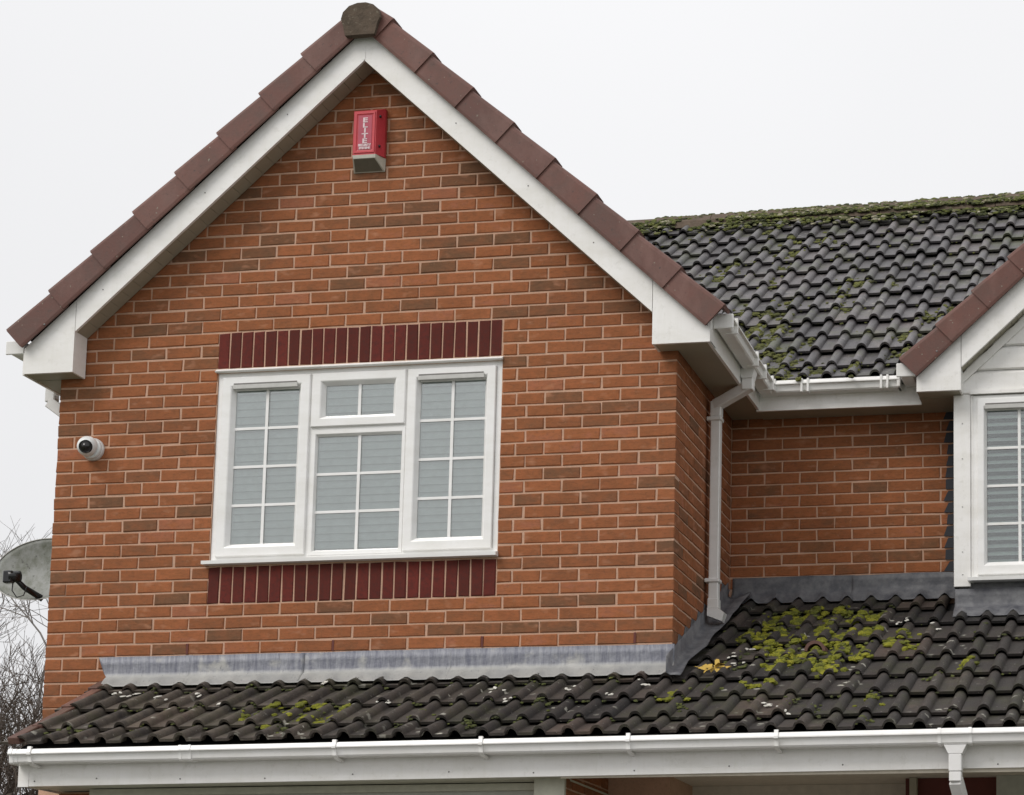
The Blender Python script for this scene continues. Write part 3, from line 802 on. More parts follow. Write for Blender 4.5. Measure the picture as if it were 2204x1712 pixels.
# side gutter (falls to the outlet) and main gutter
gp = gutter_profile(.108)
xs = W+.338
sg = MB().prism([(xs-a, 1.878+b_) for a, b_ in gp], 'y', -.075, 1.155).build('upper_gutter', M['gutter'], house)
for v in sg.data.vertices: v.co.z -= (v.co.y+.075)*.020
mg = MB().prism([(1.13+a, 1.856+b_) for a, b_ in gp], 'x', xs-.006, 4.945).build('upper_gutter', M['gutter'], house)
MB().box(4.928, 1.122, 1.782, 4.95, 1.236, 1.862, bevel=.004).build('stop_end', M['gutter'], mg)
MB().box(xs-.110, -.083, 1.800, xs+.008, -.070, 1.884, bevel=.004).build('stop_end', M['gutter'], sg)
MB().prism([(1.118, 1.864), (1.118, 1.79), (1.24, 1.775), (1.24, 1.864)], 'x', xs-.09, xs+.012).build('corner_piece', M['gutter'], mg)
for x in (4.33, 4.37, 4.83, 4.87): MB().box(x-.007, 1.116, 1.774, x+.007, 1.17, 1.8605, bevel=.002).build('gutter_bracket', M['gutter'], mg)
for y, dz in ((.02, 0), (.60, -.012), (.84, -.018), (1.06, -.022)):
    MB().box(xs-.06, y-.009, 1.796+dz, xs+.014, y+.009, 1.886+dz, bevel=.002).build('gutter_bracket', M['gutter'], sg)
# right gable's short left eave gutter
MB().prism([(5.06-.0-.108+a, 1.878+b_) for a, b_ in gp], 'y', 1.0, 1.30).build('upper_gutter', M['gutter'], house)
MB().box(4.944, .985, 1.80, 5.062, 1.0, 1.886, bevel=.004).build('stop_end', M['gutter'], mg)
# left gutter with its offset pipe
lg = MB().prism([(-.290+a, 1.915+b_) for a, b_ in gp], 'y', -.115, 4.2).build('upper_gutter', M['gutter'], house)
MB().box(-.300, -.123, 1.838, -.180, -.110, 1.921, bevel=.004).build('stop_end', M['gutter'], lg)
lp = sq_tube((-.225, .30, 1.84), (-.225, .30, 1.66), .064, 'left_downpipe', house)
sq_tube((-.235, .30, 1.66), (-.02, .30, 1.505), .068, 'pipe_section', lp); sq_tube((-.045, .30, 1.54), (-.045, .30, -3.7), .060, 'pipe_section', lp)
# downpipe on the return wall
dp = MB().box(3.842, .742, .345, 3.902, .802, 1.60, bevel=.005).build('upper_downpipe', M['pipe'], house)
ox, oy = 4.085, .70
MB().prism([(ox-.055, 1.795), (ox+.045, 1.795), (ox+.030, 1.735), (ox-.035, 1.735)], 'y', oy-.045, oy+.045).build('gutter_outlet', M['pipe'], dp)
sq_tube((ox-.003, oy, 1.76), (ox-.003, oy, 1.665), .068, 'pipe_socket', dp)
sq_tube((ox+.018, oy-.004, 1.700), (3.865, .768, 1.602), .062, 'pipe_section', dp)
MB().box(3.838, .738, 1.53, 3.906, .806, 1.625, bevel=.006).build('pipe_socket', M['pipe'], dp)
for z_ in (1.515, .515): MB().box(W+.004, .732, z_-.012, 3.910, .812, z_+.012, bevel=.004).build('pipe_clip', M['pipe'], dp)
MB().box(3.838, .738, .345, 3.906, .806, .405, bevel=.004).build('pipe_socket', M['pipe'], dp)
MB().prism([(3.840, .345), (3.904, .345), (3.945, .315), (3.930, .262), (3.840, .298)], 'y', .728, .806).build('pipe_shoe', M['pipe'], dp)

# ------------------------------------------------------------------ windows
def ring(outer, inner, ys, seams=0):
    """mitred frame: outer rect (x0,z0,x1,z1) -> inner rect with a bevelled front; ys=(back,front,front,glass)"""
    q = MB(); x0, z0, x1, z1 = outer; a0, c0, a1, c1 = inner
    def lerp(t_): return (x0+(a0-x0)*t_, z0+(c0-z0)*t_, x1+(a1-x1)*t_, z1+(c1-z1)*t_)
    st = [(0, ys[0]), (0, ys[1]+.005), (.06, ys[1]), (.66, ys[1]), (.74, ys[1]+.003), (1, ys[2]), (1, ys[0]+.01)]
    vs = []
    for t_, y in st:
        p = lerp(t_); vs += [(p[0], y, p[1]), (p[2], y, p[1]), (p[2], y, p[3]), (p[0], y, p[3])]
    fs = []
    for i in range(len(st)-1):
        for j in range(4): fs.append((i*4+j, i*4+(j+1) % 4, (i+1)*4+(j+1) % 4, (i+1)*4+j))
    return q.add(vs, fs)
def window(x0, z0, x1, z1, y, lights, slat_z, slat_pitch, slat_ang, slat_mat, blind_x, sill=True, dark='room_dark', glass='glass'):
    # outer frame
    q = MB(); fw = .034
    q.box(x0, y, z0, x0+fw, y+.06, z1); q.box(x1-fw, y, z0, x1, y+.06, z1); q.box(x0+fw, y, z0, x1-fw, y+.06, z0+fw); q.box(x0+fw, y, z1-fw, x1-fw, y+.06, z1)
    for l in lights:
        for mi, mu in enumerate(l.get('mull', [])): q.box(mu[0], y+(.0005 if mu[3]-mu[1] > .5 else .0012), mu[1], mu[2], y+.058, mu[3])
    win = q.build('window', M['pvc_frame'], house)
    for l in lights:
        s_, g_ = l['sash'], l['glass']
        pr = .016 if l.get('open', True) else .004
        ring((s_[0], s_[1], s_[2], s_[3]), g_, (y+.03, y-pr, y+.014)).build('sash', M['pvc_frame'], win)
        nx, nz_ = l['bars']; yg_ = y+.018
        xsv = [g_[0]+(g_[2]-g_[0])*i/nx for i in range(nx+1)]; zsv = [g_[1]+(g_[3]-g_[1])*i/nz_ for i in range(nz_+1)]
        for i in range(nx):
            for j in range(nz_): MB().box(xsv[i]+.002, yg_, zsv[j]+.002, xsv[i+1]-.002, yg_+.004, zsv[j+1]-.002).build('pane', M[glass], win)
        for i in range(1, nx): MB().box(xsv[i]-.0095, yg_-.006, g_[1]-.004, xsv[i]+.0095, yg_-.001, g_[3]+.004, bevel=.0015).build('glazing_bar', M['pvc_frame'], win)
        for j in range(1, nz_): MB().box(g_[0]-.004, yg_-.0055, zsv[j]-.0085, g_[2]+.004, yg_-.0008, zsv[j]+.0085, bevel=.0015).build('glazing_bar', M['pvc_frame'], win)
        if l.get('vent'):
            MB().box(g_[0]-.010, y-pr-.006, g_[3]+.002, g_[2]+.002, y-pr+.012, g_[3]+.030, bevel=.003).build('trickle_vent', M['vent_grey'], win)
            MB().box(g_[0]-.006, y-pr-.004, g_[3]+.0305, g_[2]-.004, y-pr+.006, g_[3]+.039).build('vent_slot', M['nail_grey'], win)
    zz = slat_z[0]; me = MB().prism([(-.024, 0), (-.012, .0035), (0, .0048), (.012, .0035), (.024, 0), (.024, -.0012), (.012, .0022), (0, .0034), (-.012, .0022), (-.024, -.0012)], 'x', blind_x[0], blind_x[1]).mesh('blind_slat', M[slat_mat])
    while zz < slat_z[1]:
        link(me, 'blind_slat', win, Matrix.Translation((0, y+.048, zz)) @ Matrix.Rotation(slat_ang, 4, 'X')); zz += slat_pitch
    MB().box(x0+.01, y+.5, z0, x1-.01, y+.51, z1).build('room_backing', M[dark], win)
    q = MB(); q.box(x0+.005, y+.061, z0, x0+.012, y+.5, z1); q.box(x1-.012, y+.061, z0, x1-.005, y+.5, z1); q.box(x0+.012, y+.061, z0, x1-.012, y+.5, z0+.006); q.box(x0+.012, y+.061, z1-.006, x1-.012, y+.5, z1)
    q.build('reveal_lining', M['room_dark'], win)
    if sill: MB().prism([(y-.058, z0-.018), (y-.060, z0+.002), (y-.006, z0+.014), (y+.03, z0+.014), (y+.03, z0-.018)], 'x', x0-.032, x1+.006).build('sill', M['pvc_frame'], win)
    return win
L1 = [dict(sash=(1.039, .582, 1.594, 1.671), glass=(1.120, .660, 1.514, 1.592), bars=(2, 4), vent=True, mull=[(1.582, .57, 1.612, 1.67)]),
      dict(sash=(1.604, 1.345, 2.184, 1.671), glass=(1.683, 1.415, 2.102, 1.600), bars=(2, 1), mull=[(1.590, 1.312, 2.200, 1.352)]),
      dict(sash=(1.612, .575, 2.188, 1.330), glass=(1.644, .608, 2.160, 1.290), bars=(2, 3), open=False, mull=[(2.176, .57, 2.206, 1.67)]),
      dict(sash=(2.196, .582, 2.734, 1.671), glass=(2.270, .662, 2.663, 1.596), bars=(2, 4), vent=True)]
window(1.010, .550, 2.770, 1.700, .012, L1, (.60, 1.66), .0455, R(73), 'blind_white', (1.06, 2.72))
MB().prism([(-.020, 1.7005), (-.024, 1.706), (.002, 1.724), (.05, 1.724), (.05, 1.7005)], 'x', .998, 2.774).build('lintel_flange', M['pvc'], house)
# right window in the tiled bay
bx0, bx1 = 5.404, 7.036
L2 = [dict(sash=(5.428, .573, 5.940, 1.672), glass=(5.486, .655, 5.882, 1.600), bars=(2, 4), vent=True, mull=[(5.93, .57, 5.97, 1.68)]),
      dict(sash=(5.962, .573, 6.478, 1.672), glass=(6.03, .655, 6.41, 1.600), bars=(2, 4), open=False, mull=[(6.47, .57, 6.51, 1.68)]),
      dict(sash=(6.500, .573, 7.012, 1.672), glass=(6.558, .655, 6.954, 1.600), bars=(2, 4))]
window(bx0, .550, bx1, 1.693, YB, L2, (.62, 1.66), .0475, R(40), 'blind_bright', (5.42, 7.02), dark='dark_void', glass='glass_clear')
for a, b_ in ((XB, 5.386), (7.054, 7.156)):
    MB().box(a, YB-.008, .505, b_, YB+.02, 1.700, bevel=.002).build('corner_board', M['pvc'], house)
    MB().box(b_+.001 if a < 6 else a-.017, YB+.003, .53, b_+.017 if a < 6 else a-.001, YB+.02, 1.698).build('corner_bead', M['pvc'], house)
for z_ in (.58, .72, 1.0, 1.3, 1.52): MB().tube([(5.337, YB-.007, z_), (5.337, YB-.0105, z_)], .0045, 6).build('nail', M['vent_grey'], house)
MB().box(XB+.003, YB+.021, .2, XB+.03, YR+.02, 1.71).build('bay_cheek', M['dark_void'], house)
MB().box(XB+.01, YB+.021, .2, 7.15, YB+.05, .535).build('bay_apron', M['lead_dark'], house)
MB().box(7.12, YB+.021, -3.8, 7.16, YR, 1.71).build('bay_cheek', M['pvc'], house)
# cladding in the right gable
z_ = 1.70; n_ = 0
while z_ < 2.60:
    z1_ = min(z_+.150, 2.62); h0 = (2.66-z_)/TAN; h1 = (2.66-z1_)/TAN
    h0 = min(h0, .93); h1 = min(h1, .93)
    q = MB().add([(6.22-h0, YB+.004, z_+.004), (6.22+h0, YB+.004, z_+.004), (6.22+h0, YB-.006, z_+.012), (6.22-h0, YB-.006, z_+.012),
                  (6.22-h1, YB-.006, z1_-.020), (6.22+h1, YB-.006, z1_-.020), (6.22+h1, YB+.010, z1_-.002), (6.22-h1, YB+.010, z1_-.002)],
                 [(0, 1, 2, 3), (3, 2, 5, 4), (4, 5, 6, 7)])
    q.build('cladding_board', M['pvc'], house); z_ += .150
MB().prism([(5.28, 1.70), (7.16, 1.70), (7.16, 1.80), (6.22, 2.67), (5.28, 1.80)], 'y', YB+.0115, YB+.03).build('gable_backing', M['pvc'], house)
for sgn in (-1, 1):
    X = lambda h: 6.22+sgn*h
    MB().prism([(X(.0), 2.635), (X(.885), 2.635-TAN*.885), (X(.885), 2.575-TAN*.885), (X(0), 2.575)], 'y', YB-.020, YB-.0065).build('trim_bead', M['pvc'], house)
MB().box(5.386, YB-.020, 1.7005, 7.054, YB-.0065, 1.722).build('trim_bead', M['pvc'], house)

# ------------------------------------------------------------------ alarm box
al = thing('alarm_box', (1.904, 0, 2.9), 'red burglar alarm box with white ELITE lettering under the gable peak', 'alarm box')
F = [(1.836, 2.975), (1.976, 2.975), (1.976, 3.247), (1.836, 3.247)]; Bk = [(1.812, 2.975), (2.012, 2.975), (2.012, 3.275), (1.812, 3.275)]
q = MB().add([(x, -.082, z) for x, z in F]+[(x, -.030, z) for x, z in Bk]+[(x, -.002, z) for x, z in Bk], [(0, 1, 2, 3)]+[(i, (i+1) % 4, 4+(i+1) % 4, 4+i) for i in range(4)]+[(4+i, 4+(i+1) % 4, 8+(i+1) % 4, 8+i) for i in range(4)])
q.build('cover', M['alarm_red'], al)
ring((1.842, 2.985, 1.970, 3.240), (1.862, 3.004, 1.954, 3.222), (-.080, -.0865, -.0825)).build('cover_rim', M['alarm_red'], al)
MB().box(1.866, -.0845, 3.006, 1.950, -.0822, 3.220).build('label_panel', M['alarm_label'], al)
q = MB().add([(1.834, -.083, 2.9745), (1.978, -.083, 2.9745), (2.012, -.003, 2.9745), (1.812, -.003, 2.9745), (1.836, -.079, 2.955), (1.976, -.079, 2.955), (2.010, -.003, 2.895), (1.814, -.003, 2.895)],
             [(0, 1, 2, 3), (0, 4, 5, 1), (4, 7, 6, 5), (1, 5, 6, 2), (0, 3, 7, 4)])
q.build('strobe_lens', M['alarm_lens'], al)
MB().add([(1.842, -.0775, 2.9515), (1.970, -.0775, 2.9515), (1.998, -.010, 2.8982), (1.826, -.010, 2.8982)], [(0, 1, 2, 3)]).build('lens_underside', M['alarm_lens_dark'], al)
for z_ in (3.215, 3.03): MB().tube([(1.990, -.068, z_), (1.996, -.060, z_)], .008, 8).build('vent_hole', M['black_plastic'], al)
def text(s_, x, y, z, size, mat, parent, name, sx=1.0):
    cu = bpy.data.curves.new(name, 'FONT'); cu.body = s_; cu.size = size; cu.align_x = 'CENTER'; cu.align_y = 'CENTER'; cu.extrude = .0006; cu.offset = .0012
    tmp = bpy.data.objects.new('tmp', cu); col.objects.link(tmp)
    dg = bpy.context.evaluated_depsgraph_get(); me = bpy.data.meshes.new_from_object(tmp.evaluated_get(dg)); bpy.data.objects.remove(tmp)
    me.transform(Matrix.Translation((x, y, z)) @ Matrix.Rotation(R(90), 4, 'X') @ Matrix.Diagonal((sx, 1, 1, 1)))
    me.materials.clear(); me.materials.append(mat); return link(me, name, parent)
for i, ch in enumerate('ELITE'): text(ch, 1.908, -.0853, 3.188-i*.0325, .040, M['alarm_white'], al, 'letter', 1.6)
text('SECURITY', 1.908, -.0853, 3.033, .0185, M['alarm_white'], al, 'lettering', .95); text('SYSTEMS', 1.908, -.0853, 3.0145, .0185, M['alarm_white'], al, 'lettering', .95)

# ------------------------------------------------------------------ security camera
cc_ = thing('security_camera', (.235, 0, 1.265), 'white turret security camera with black lens near the left wall corner', 'security camera')
def lathe(prof, org, axis, seg=28, tn=.5):
    org = Vector(org); ax = Vector(axis).normalized(); u = ax.orthogonal().normalized(); v = ax.cross(u); vs = []; fs = []
    for (a, r_) in prof:
        for k in range(seg):
            th = 2*math.pi*k/seg; vs.append(org+ax*a+(u*math.cos(th)+v*math.sin(th))*r_)
    for i in range(len(prof)-1):
        for k in range(seg): fs.append((i*seg+k, i*seg+(k+1) % seg, (i+1)*seg+(k+1) % seg, (i+1)*seg+k))
    return MB().add(vs, fs, tn, True)
lathe([(-.002, .068), (.016, .068), (.022, .066), (.024, .064)], (.238, 0, 1.262), (0, -1, 0)).build('base_plate', M['camera_white'], cc_)
lathe([(.024, .063), (.034, .062), (.040, .058), (.042, .052), (.042, .0)], (.238, 0, 1.262), (0, -1, 0)).build('housing', M['camera_white'], cc_)
ball = lathe([(.0615*math.sin(a), .0615*math.cos(a)+.0001) for a in [R(-90+12*i) for i in range(14)]], (.226, -.052, 1.270), (.26, -.93, -.27)).build('eyeball', M['camera_white'], cc_)
ax = Vector((.26, -.93, -.27)).normalized(); pc = Vector((.226, -.052, 1.270))+ax*.046
lathe([(0, .0400), (.011, .0390), (.014, .036), (.011, .0330)], pc, ax).build('lens_ring', M['black_plastic'], cc_)
lathe([(.011, .034), (.012, .017), (.0165, .0155), (.0175, .0001)], pc, ax).build('lens', M['lens_glass'], cc_)

# ------------------------------------------------------------------ satellite dish
dish = thing('satellite_dish', (-.62, 1.05, .45), 'weathered grey satellite dish with black receiver arm behind the left wall', 'satellite dish')
DC = Vector((-.62, 1.02, .755)); ax = Vector((-.10, -1, .22)).normalized(); u = Vector((1, 0, 0)); u = (u-ax*u.dot(ax)).normalized(); v = ax.cross(u)
if v.z < 0: v = -v
q = MB(); vs = [DC-ax*.0]; nr = 9; ns = 48; fs = []
for i in range(1, nr+1):
    f_ = i/nr
    for k in range(ns):
        a = 2*math.pi*k/ns; vs.append(DC+u*math.cos(a)*.345*f_+v*math.sin(a)*.215*f_+ax*(.055*f_*f_))
for k in range(ns): fs.append((0, 1+k, 1+(k+1) % ns))
for i in range(nr-1):
    for k in range(ns): fs.append((1+i*ns+k, 1+(i+1)*ns+k, 1+(i+1)*ns+(k+1) % ns, 1+i*ns+(k+1) % ns))
q.add(vs, fs, .5, True); o = q.build('reflector', M['dish'], dish, recalc=False); sol = o.modifiers.new('thickness', 'SOLIDIFY'); sol.thickness = .004
rim = [DC+u*math.cos(a)*.346+v*math.sin(a)*.216+ax*.056 for a in [2*math.pi*k/60 for k in range(61)]]
MB().tube(rim, .0035, 5).build('rim', M['vent_grey'], dish)
low = DC-v*.205+ax*.05; rec = DC+Vector((-.090, -.22, -.070))
MB().tube([low+Vector((.04, .02, 0)), low.lerp(rec, .5), rec], [.022, .019, .016], 8).build('receiver_arm', M['black_plastic'], dish)
lathe([(-.04, .0), (-.04, .030), (.02, .038), (.040, .038), (.042, 0)], rec, (.55, .75, .1)).build('receiver', M['black_plastic'], dish)
MB().box(-.032, -.024, -.045, .032, .024, .034, bevel=.007, mat=Matrix.Translation(rec+Vector((-.022, -.016, .0)))).build('receiver_body', M['black_plastic'], dish)
cab = [rec+Vector((.0, 0, -.03)), rec+Vector((-.004, 0, -.09)), rec+Vector((.03, 0, -.135)), rec+Vector((.065, .02, -.12)), rec+Vector((.08, .03, -.06))]
MB().tube(cab, .004, 5).build('cable', M['black_plastic'], dish)
MB().tube([DC+Vector((0, .03, 0)), DC+Vector((.1, .12, -.02)), (-.06, 1.30, .70), (.0, 1.30, .70)], .016, 8).build('mounting_arm', M['black_plastic'], dish)

# ------------------------------------------------------------------ moss, leaves, chips on the roofs
ico_v = []; ph = (1+5**.5)/2
for s1 in (-1, 1):
    for s2 in (-1, 1): ico_v += [Vector((0, s1, s2*ph)), Vector((s1, s2*ph, 0)), Vector((s2*ph, 0, s1))]
ico_v = [p.normalized() for p in ico_v]
ico_f = []
for i in range(12):
    for j in range(i+1, 12):
        for k in range(j+1, 12):
            if all((ico_v[a]-ico_v[b_]).length < 1.1 for a, b_ in ((i, j), (j, k), (i, k))): ico_f.append((i, j, k))
def subdiv(v, f):
    v = list(v); c_ = {}; nf = []
    def mid(a, b_):
        k = (min(a, b_), max(a, b_))
        if k not in c_: v.append(((v[a]+v[b_])/2).normalized()); c_[k] = len(v)-1
        return c_[k]
    for a, b_, d_ in f:
        x, y, z = mid(a, b_), mid(b_, d_), mid(d_, a); nf += [(a, x, z), (b_, y, x), (d_, z, y), (x, y, z)]
    return v, nf
sv, sf = subdiv(ico_v, ico_f)
def blob(q, c_, rx, ry, rz, tn, ang, rr, rough=.45):
    m3 = Matrix.Rotation(ang, 3, 'X') @ Matrix.Rotation(rr.uniform(0, 6.28), 3, 'Z'); off = Vector((rr.random()*50, rr.random()*50, 0))
    vs = []
    for p in sv:
        n_ = 1+rough*noise.noise(p*1.9+off)+rough*.6*noise.noise(p*4.3+off)
        vs.append(Vector(c_)+m3 @ Vector((p.x*rx*n_, p.y*ry*n_, p.z*rz*n_)))
    q.add(vs, sf, tn, False)
def clump(q, x, y, n, spread, size, zf, ang, rr, tn=(.3, 1), x0r=5.0399, P=PP):
    for _ in range(n):
        a = rr.uniform(0, 6.28); d_ = abs(rr.gauss(0, spread)); px = x+math.cos(a)*d_*.85; py = y+math.sin(a)*d_
        s_ = size*rr.uniform(.4, 1.25)
        z_ = zf(py)+.022+roll_h(px, P, x0r)*.9
        blob(q, (px, py, z_), s_, s_*rr.uniform(.7, 1.3), s_*rr.uniform(.35, .6), rr.uniform(*tn), ang, rr)
rr = random.Random(21)
q = MB(); qd = MB()
dense = [(4.25, 1.05), (4.42, 1.12), (4.6, 1.1), (4.8, 1.02), (4.35, .3), (4.55, .3), (4.12, .62), (4.2, .66), (4.19, .87), (4.35, .96), (4.54, .84), (4.28, .46), (4.43, .55), (4.59, .44), (4.73, .38), (4.84, .23), (4.71, .19), (4.46, .21), (4.41, .08), (4.7, -.03), (4.69, .62), (4.99, .5), (4.82, .71), (4.72, .92), (4.56, .66), (4.30, .70), (4.62, .08)]
for x, y in dense: clump(q, x, y, 30, .052, .024, zp, ap, rr, (.25, 1)); clump(qd, x, y, 7, .08, .013, zp, ap, rr, (.1, .8))
for x, y in [(1.55, -.62), (1.68, -.50), (1.95, -.48), (1.92, -.66), (1.78, -.78), (2.1, -.55), (3.91, -.45), (3.93, -.36), (1.84, -.52), (1.80, -.66), (2.04, -.73), (5.14, .39), (5.05, .64), (4.32, -.27), (4.43, -.27), (5.48, 0), (5.04, -.56)]: clump(q, x, y, 10, .04, .022, zp, ap, rr, (.3, .9))
for x, y in [(1.6, -.55), (1.7, -.42), (1.95, -.60), (1.88, -.81), (2.92, -.83), (4.61, -.53), (5.05, -.91), (4.74, -.70), (3.2, -.5), (2.6, -.65), (4.1, -.3), (4.0, -.6), (.62, -.80), (.55, -.84), (5.5, .6), (5.3, -.2), (4.15, .25), (4.2, .1)]: clump(qd, x, y, 10, .055, .014, zp, ap, rr, (.0, .7))
for _ in range(170):        # thin scatter lodged in the course steps of the porch
    x = rr.uniform(.6, 5.9); y = rr.choice(yt[1:4] if x < W else yt[1:])-.02
    if y > YR-.2 or (x > XB-.1 and y > .8): continue
    clump(qd, x, y, 2, .02, .010, zp, ap, rr, (.0, .6))
q.build('roof_moss', M['moss'], None, kind='stuff', label='bright yellow-green moss growing in clumps on the lower porch tiles', category='moss')
qd.build('roof_moss', M['moss_dull'], None, kind='stuff', label='thin olive moss scattered along the porch tile steps', category='moss')
q = MB(); zr = zm(4.35)
for _ in range(5200):       # crust of moss along the main ridge
    x = rr.uniform(2.1, 6.6); a = rr.uniform(-.17, .06) if rr.random() < .90 else rr.uniform(-.30, -.15)
    if noise.noise(Vector((x*2.3, a*6, 5))) < -.28: continue
    z_ = zr+.068+(.018+(x-2.3)*.012)*(1 if a > -.15 else 0)-abs(a)*.74+(.0 if a > -.16 else .006)
    s_ = rr.uniform(.006, .019)
    blob(q, (x, 4.35+a, z_+rr.uniform(-.010, .008)), s_*1.6, s_*1.2, s_*.6, rr.random()**1.2 if rr.random() > .04 else 1.0, am*.8, rr)
q.build('ridge_moss', M['moss_dull'], None, kind='stuff', label='crust of green moss and pale mortar along the main roof ridge', category='moss')
q = MB()
up = [(3.74, 3.8), (3.81, 3.48), (3.8, 3.18), (3.79, 2.89), (3.51, 4.06), (3.40, 3.24), (2.94, 3.93), (4.0, 3.76), (3.7, 2.36), (4.73, 2.66), (4.31, 2.63), (4.41, 2.8), (4.96, 1.46), (3.34, 3.05), (4.23, 1.17), (4.4, 1.23), (4.64, 1.24), (5.0, 2.1), (4.89, 1.78), (5.12, 2.17), (4.39, 2.35)]
for x, y in up: clump(q, x, y, 24, .065, .019, zm, am, rr, (.2, .85), 4.1829, PM)
for x, y in [(3.83, 1.92), (3.99, 1.78), (3.95, 1.66), (4.07, 1.53), (3.94, 1.43), (4.11, 1.33), (3.85, 2.0), (3.89, 2.25), (3.99, 2.41), (4.2, 1.36), (4.02, 1.95), (4.13, 1.62)]: clump(q, x, y, 34, .085, .019, zm, am, rr, (.2, .9), 4.1829, PM)
for _ in range(900):
    t_ = rr.randrange(0, 12); y = 4.1019-.2512*t_+rr.uniform(-.03, .06); x = rr.uniform(2.3, 6.3); clump(q, x, y, 1, .01, .011, zm, am, rr, (.0, .8), 4.1829, PM)
q.build('roof_moss', M['moss_slope'], None, kind='stuff', label='dull moss speckling the main roof, thickest above the corner gutter', category='moss')
# pale chips of mortar and lichen
q = MB()
for x, y in [(4.17, .40), (4.15, .17), (4.16, .12), (4.59, -.76), (1.85, -.18), (.61, -.27), (.66, -.23), (5.06, .79), (5.21, .72), (5.0, .86), (2.9, -.3), (3.0, -.42), (3.3, -.26), (1.3, -.4), (1.1, -.25), (2.3, -.45), (3.55, -.4), (.9, -.35), (4.5, -.6), (3.7, -.2)]:
    for _ in range(3):
        px, py = x+rr.gauss(0, .022), y+rr.gauss(0, .02); blob(q, (px, py, zp(py)+.032+roll_h(px, PP, 5.0399)), rr.uniform(.008, .024), .009, .004, .5, ap, rr)
q.build('mortar_chips', M['chip_white'], None, kind='stuff', label='small white mortar chips lying on the lower porch tiles', category='debris')
q = MB()
for i in range(16):
    px, py = 4.06+rr.gauss(0, .045), -.01+rr.gauss(0, .045); c0 = Vector((px, py, zp(py)+.055)); a = rr.uniform(0, 6.28)
    pts = [(0, 0), (.018, .014), (.045, .012), (.062, 0), (.045, -.013), (.018, -.014)]
    m3 = Matrix.Rotation(ap+rr.uniform(-.5, .5), 3, 'X') @ Matrix.Rotation(a, 3, 'Z') @ Matrix.Rotation(rr.uniform(-.5, .5), 3, 'Y')
    q.add([c0+m3 @ Vector((x_, y_, .010*math.sin(x_*50)+.004*(abs(y_) > .01))) for x_, y_ in pts], [(0, 1, 5), (1, 2, 4, 5), (2, 3, 4)], rr.random())
q.build('fallen_leaves', M['leaf_yellow'], None, recalc=False, kind='stuff', label='yellow leaves caught on the porch tiles beside the lead corner', category='leaves')
# broken arched tile end among the moss
lathe_pts = [(.062*math.cos(a), .062*math.sin(a)) for a in [math.pi*j/10 for j in range(11)]]
MB().prism([(4.575+a, zp(.33)+.028+b_) for a, b_ in lathe_pts]+[(4.575+a*.72, zp(.33)+.026+b_*.72) for a, b_ in lathe_pts[::-1]], 'y', .30, .50).build('raised_tile_end', M['tile_red'], porch_roof)

# ------------------------------------------------------------------ bare trees and thicket behind, left
def grow(mb_, p, d_, L, r_, depth, rr, tw):
    n_ = 4; pts = [Vector(p)]; dd = Vector(d_).normalized()
    for i in range(n_):
        dd = (dd+Vector((rr.uniform(-1, 1), rr.uniform(-1, 1), rr.uniform(-.6, .9)))*.17).normalized(); pts.append(pts[-1]+dd*L/n_)
    rads = [r_*(1-.45*i/n_) for i in range(n_+1)]
    (mb_ if r_ > .018 else tw).tube(pts, rads, 6 if r_ > .03 else 3, cap=False)
    if depth == 0: return
    nb = 3 if depth > 3 else 4
    for i in range(nb):
        f_ = rr.uniform(.35, 1); k = min(n_-1, int(f_*n_)); b0 = pts[k].lerp(pts[k+1], f_*n_-k)
        side_ = dd.orthogonal().normalized(); side_.rotate(Matrix.Rotation(rr.uniform(0, 6.28), 3, dd))
        nd = (dd*.75+side_*rr.uniform(.45, 1.0)+Vector((0, 0, .12))).normalized()
        grow(mb_, b0, nd, L*rr.uniform(.60, .82), max(.0035, r_*rr.uniform(.45, .66)), depth-1, rr, tw)
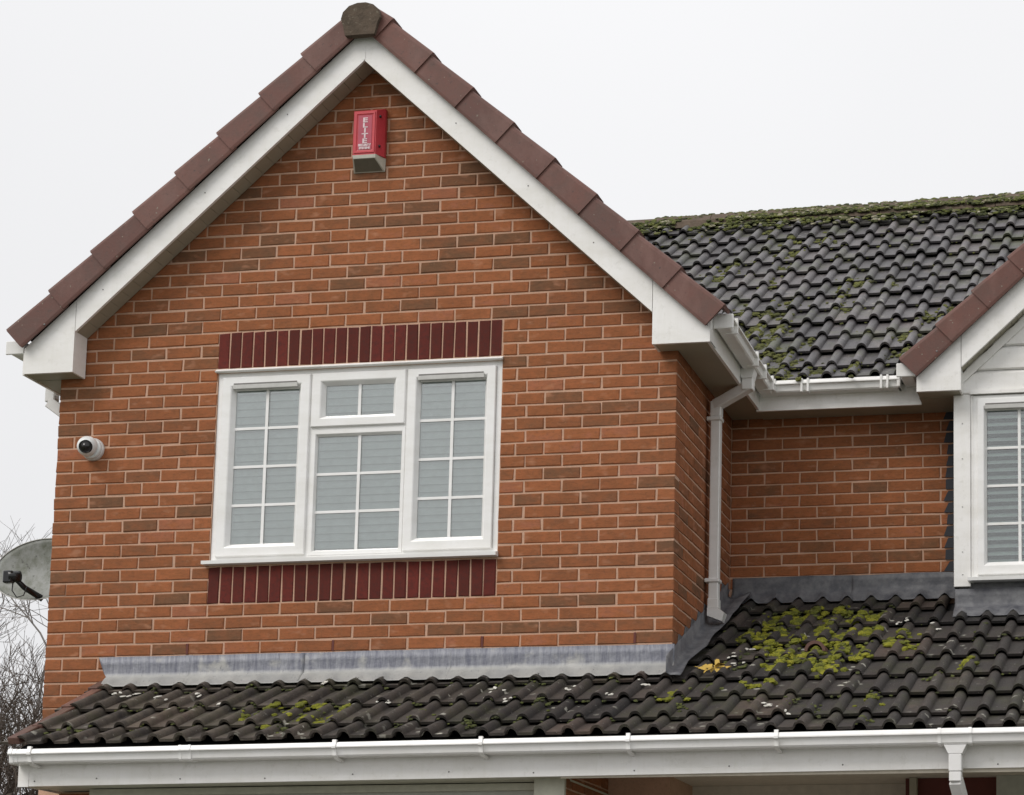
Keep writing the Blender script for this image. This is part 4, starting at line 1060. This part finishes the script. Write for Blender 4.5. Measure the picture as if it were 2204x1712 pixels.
def tree(x, y, h, seed, label, mat='bark', lean=(0, 0)):
    rr = random.Random(seed); tr_ = thing('bare_tree', (x, y, -3.8), label, 'tree', 'bare trees behind the house'); a = MB(); tw = MB()
    base = Vector((x, y, -3.8)); top = base+Vector((lean[0], lean[1], h*.45))
    a.tube([base, base.lerp(top, .5)+Vector((.05, 0, 0)), top], [.13, .105, .085], 9, cap=False)
    for i in range(6):
        st = base.lerp(top, rr.uniform(.55, 1)); an = rr.uniform(0, 6.28)
        grow(a, st, Vector((math.cos(an)*.55, math.sin(an)*.55, 1)), h*.24, .05, 5, rr, tw)
    a.build('trunk', M[mat], tr_, recalc=False); tw.build('crown', M[mat], tr_, recalc=False)
tree(-6.0, 10.0, 6.6, 4, 'bare brown tree right behind the satellite dish, forking into two stems')
tree(-8.6, 14.0, 7.9, 9, 'taller pale bare tree farther back whose twigs top the dish', 'bark_pale')
tree(-5.0, 13.0, 7.0, 15, 'low bare tree half hidden by the brick wall corner')
rr = random.Random(77); q = MB()
for i in range(1500):
    x = rr.uniform(-11, -3); y = rr.uniform(7, 13); z_ = rr.uniform(-3.8, -.2); p = Vector((x, y, z_)); pts = [p]; dd = Vector((rr.uniform(-1, 1), rr.uniform(-1, 1), rr.uniform(.2, 1.6))).normalized()
    for j in range(4): dd = (dd+Vector((rr.uniform(-1, 1), rr.uniform(-1, 1), rr.uniform(-1, .8)))*.35).normalized(); pts.append(pts[-1]+dd*rr.uniform(.15, .34))
    q.tube(pts, [.012, .010, .008, .006, .004], 3, cap=False)
for i in range(5000):
    p = Vector((rr.uniform(-11, -3), rr.uniform(9, 13), rr.uniform(-3.8, .3))); s_ = rr.uniform(.02, .06); dd = Vector((rr.gauss(0, 1), rr.gauss(0, 1), rr.gauss(0, 1))).normalized(); e = dd.orthogonal().normalized()
    q.add([p-dd*s_, p+e*s_*.6, p+dd*s_, p-e*s_*.6], [(0, 1, 2, 3)], rr.random())
q.build('thicket', M['thicket'], None, recalc=False, kind='stuff', label='brown tangled undergrowth behind the left end of the porch', category='undergrowth')
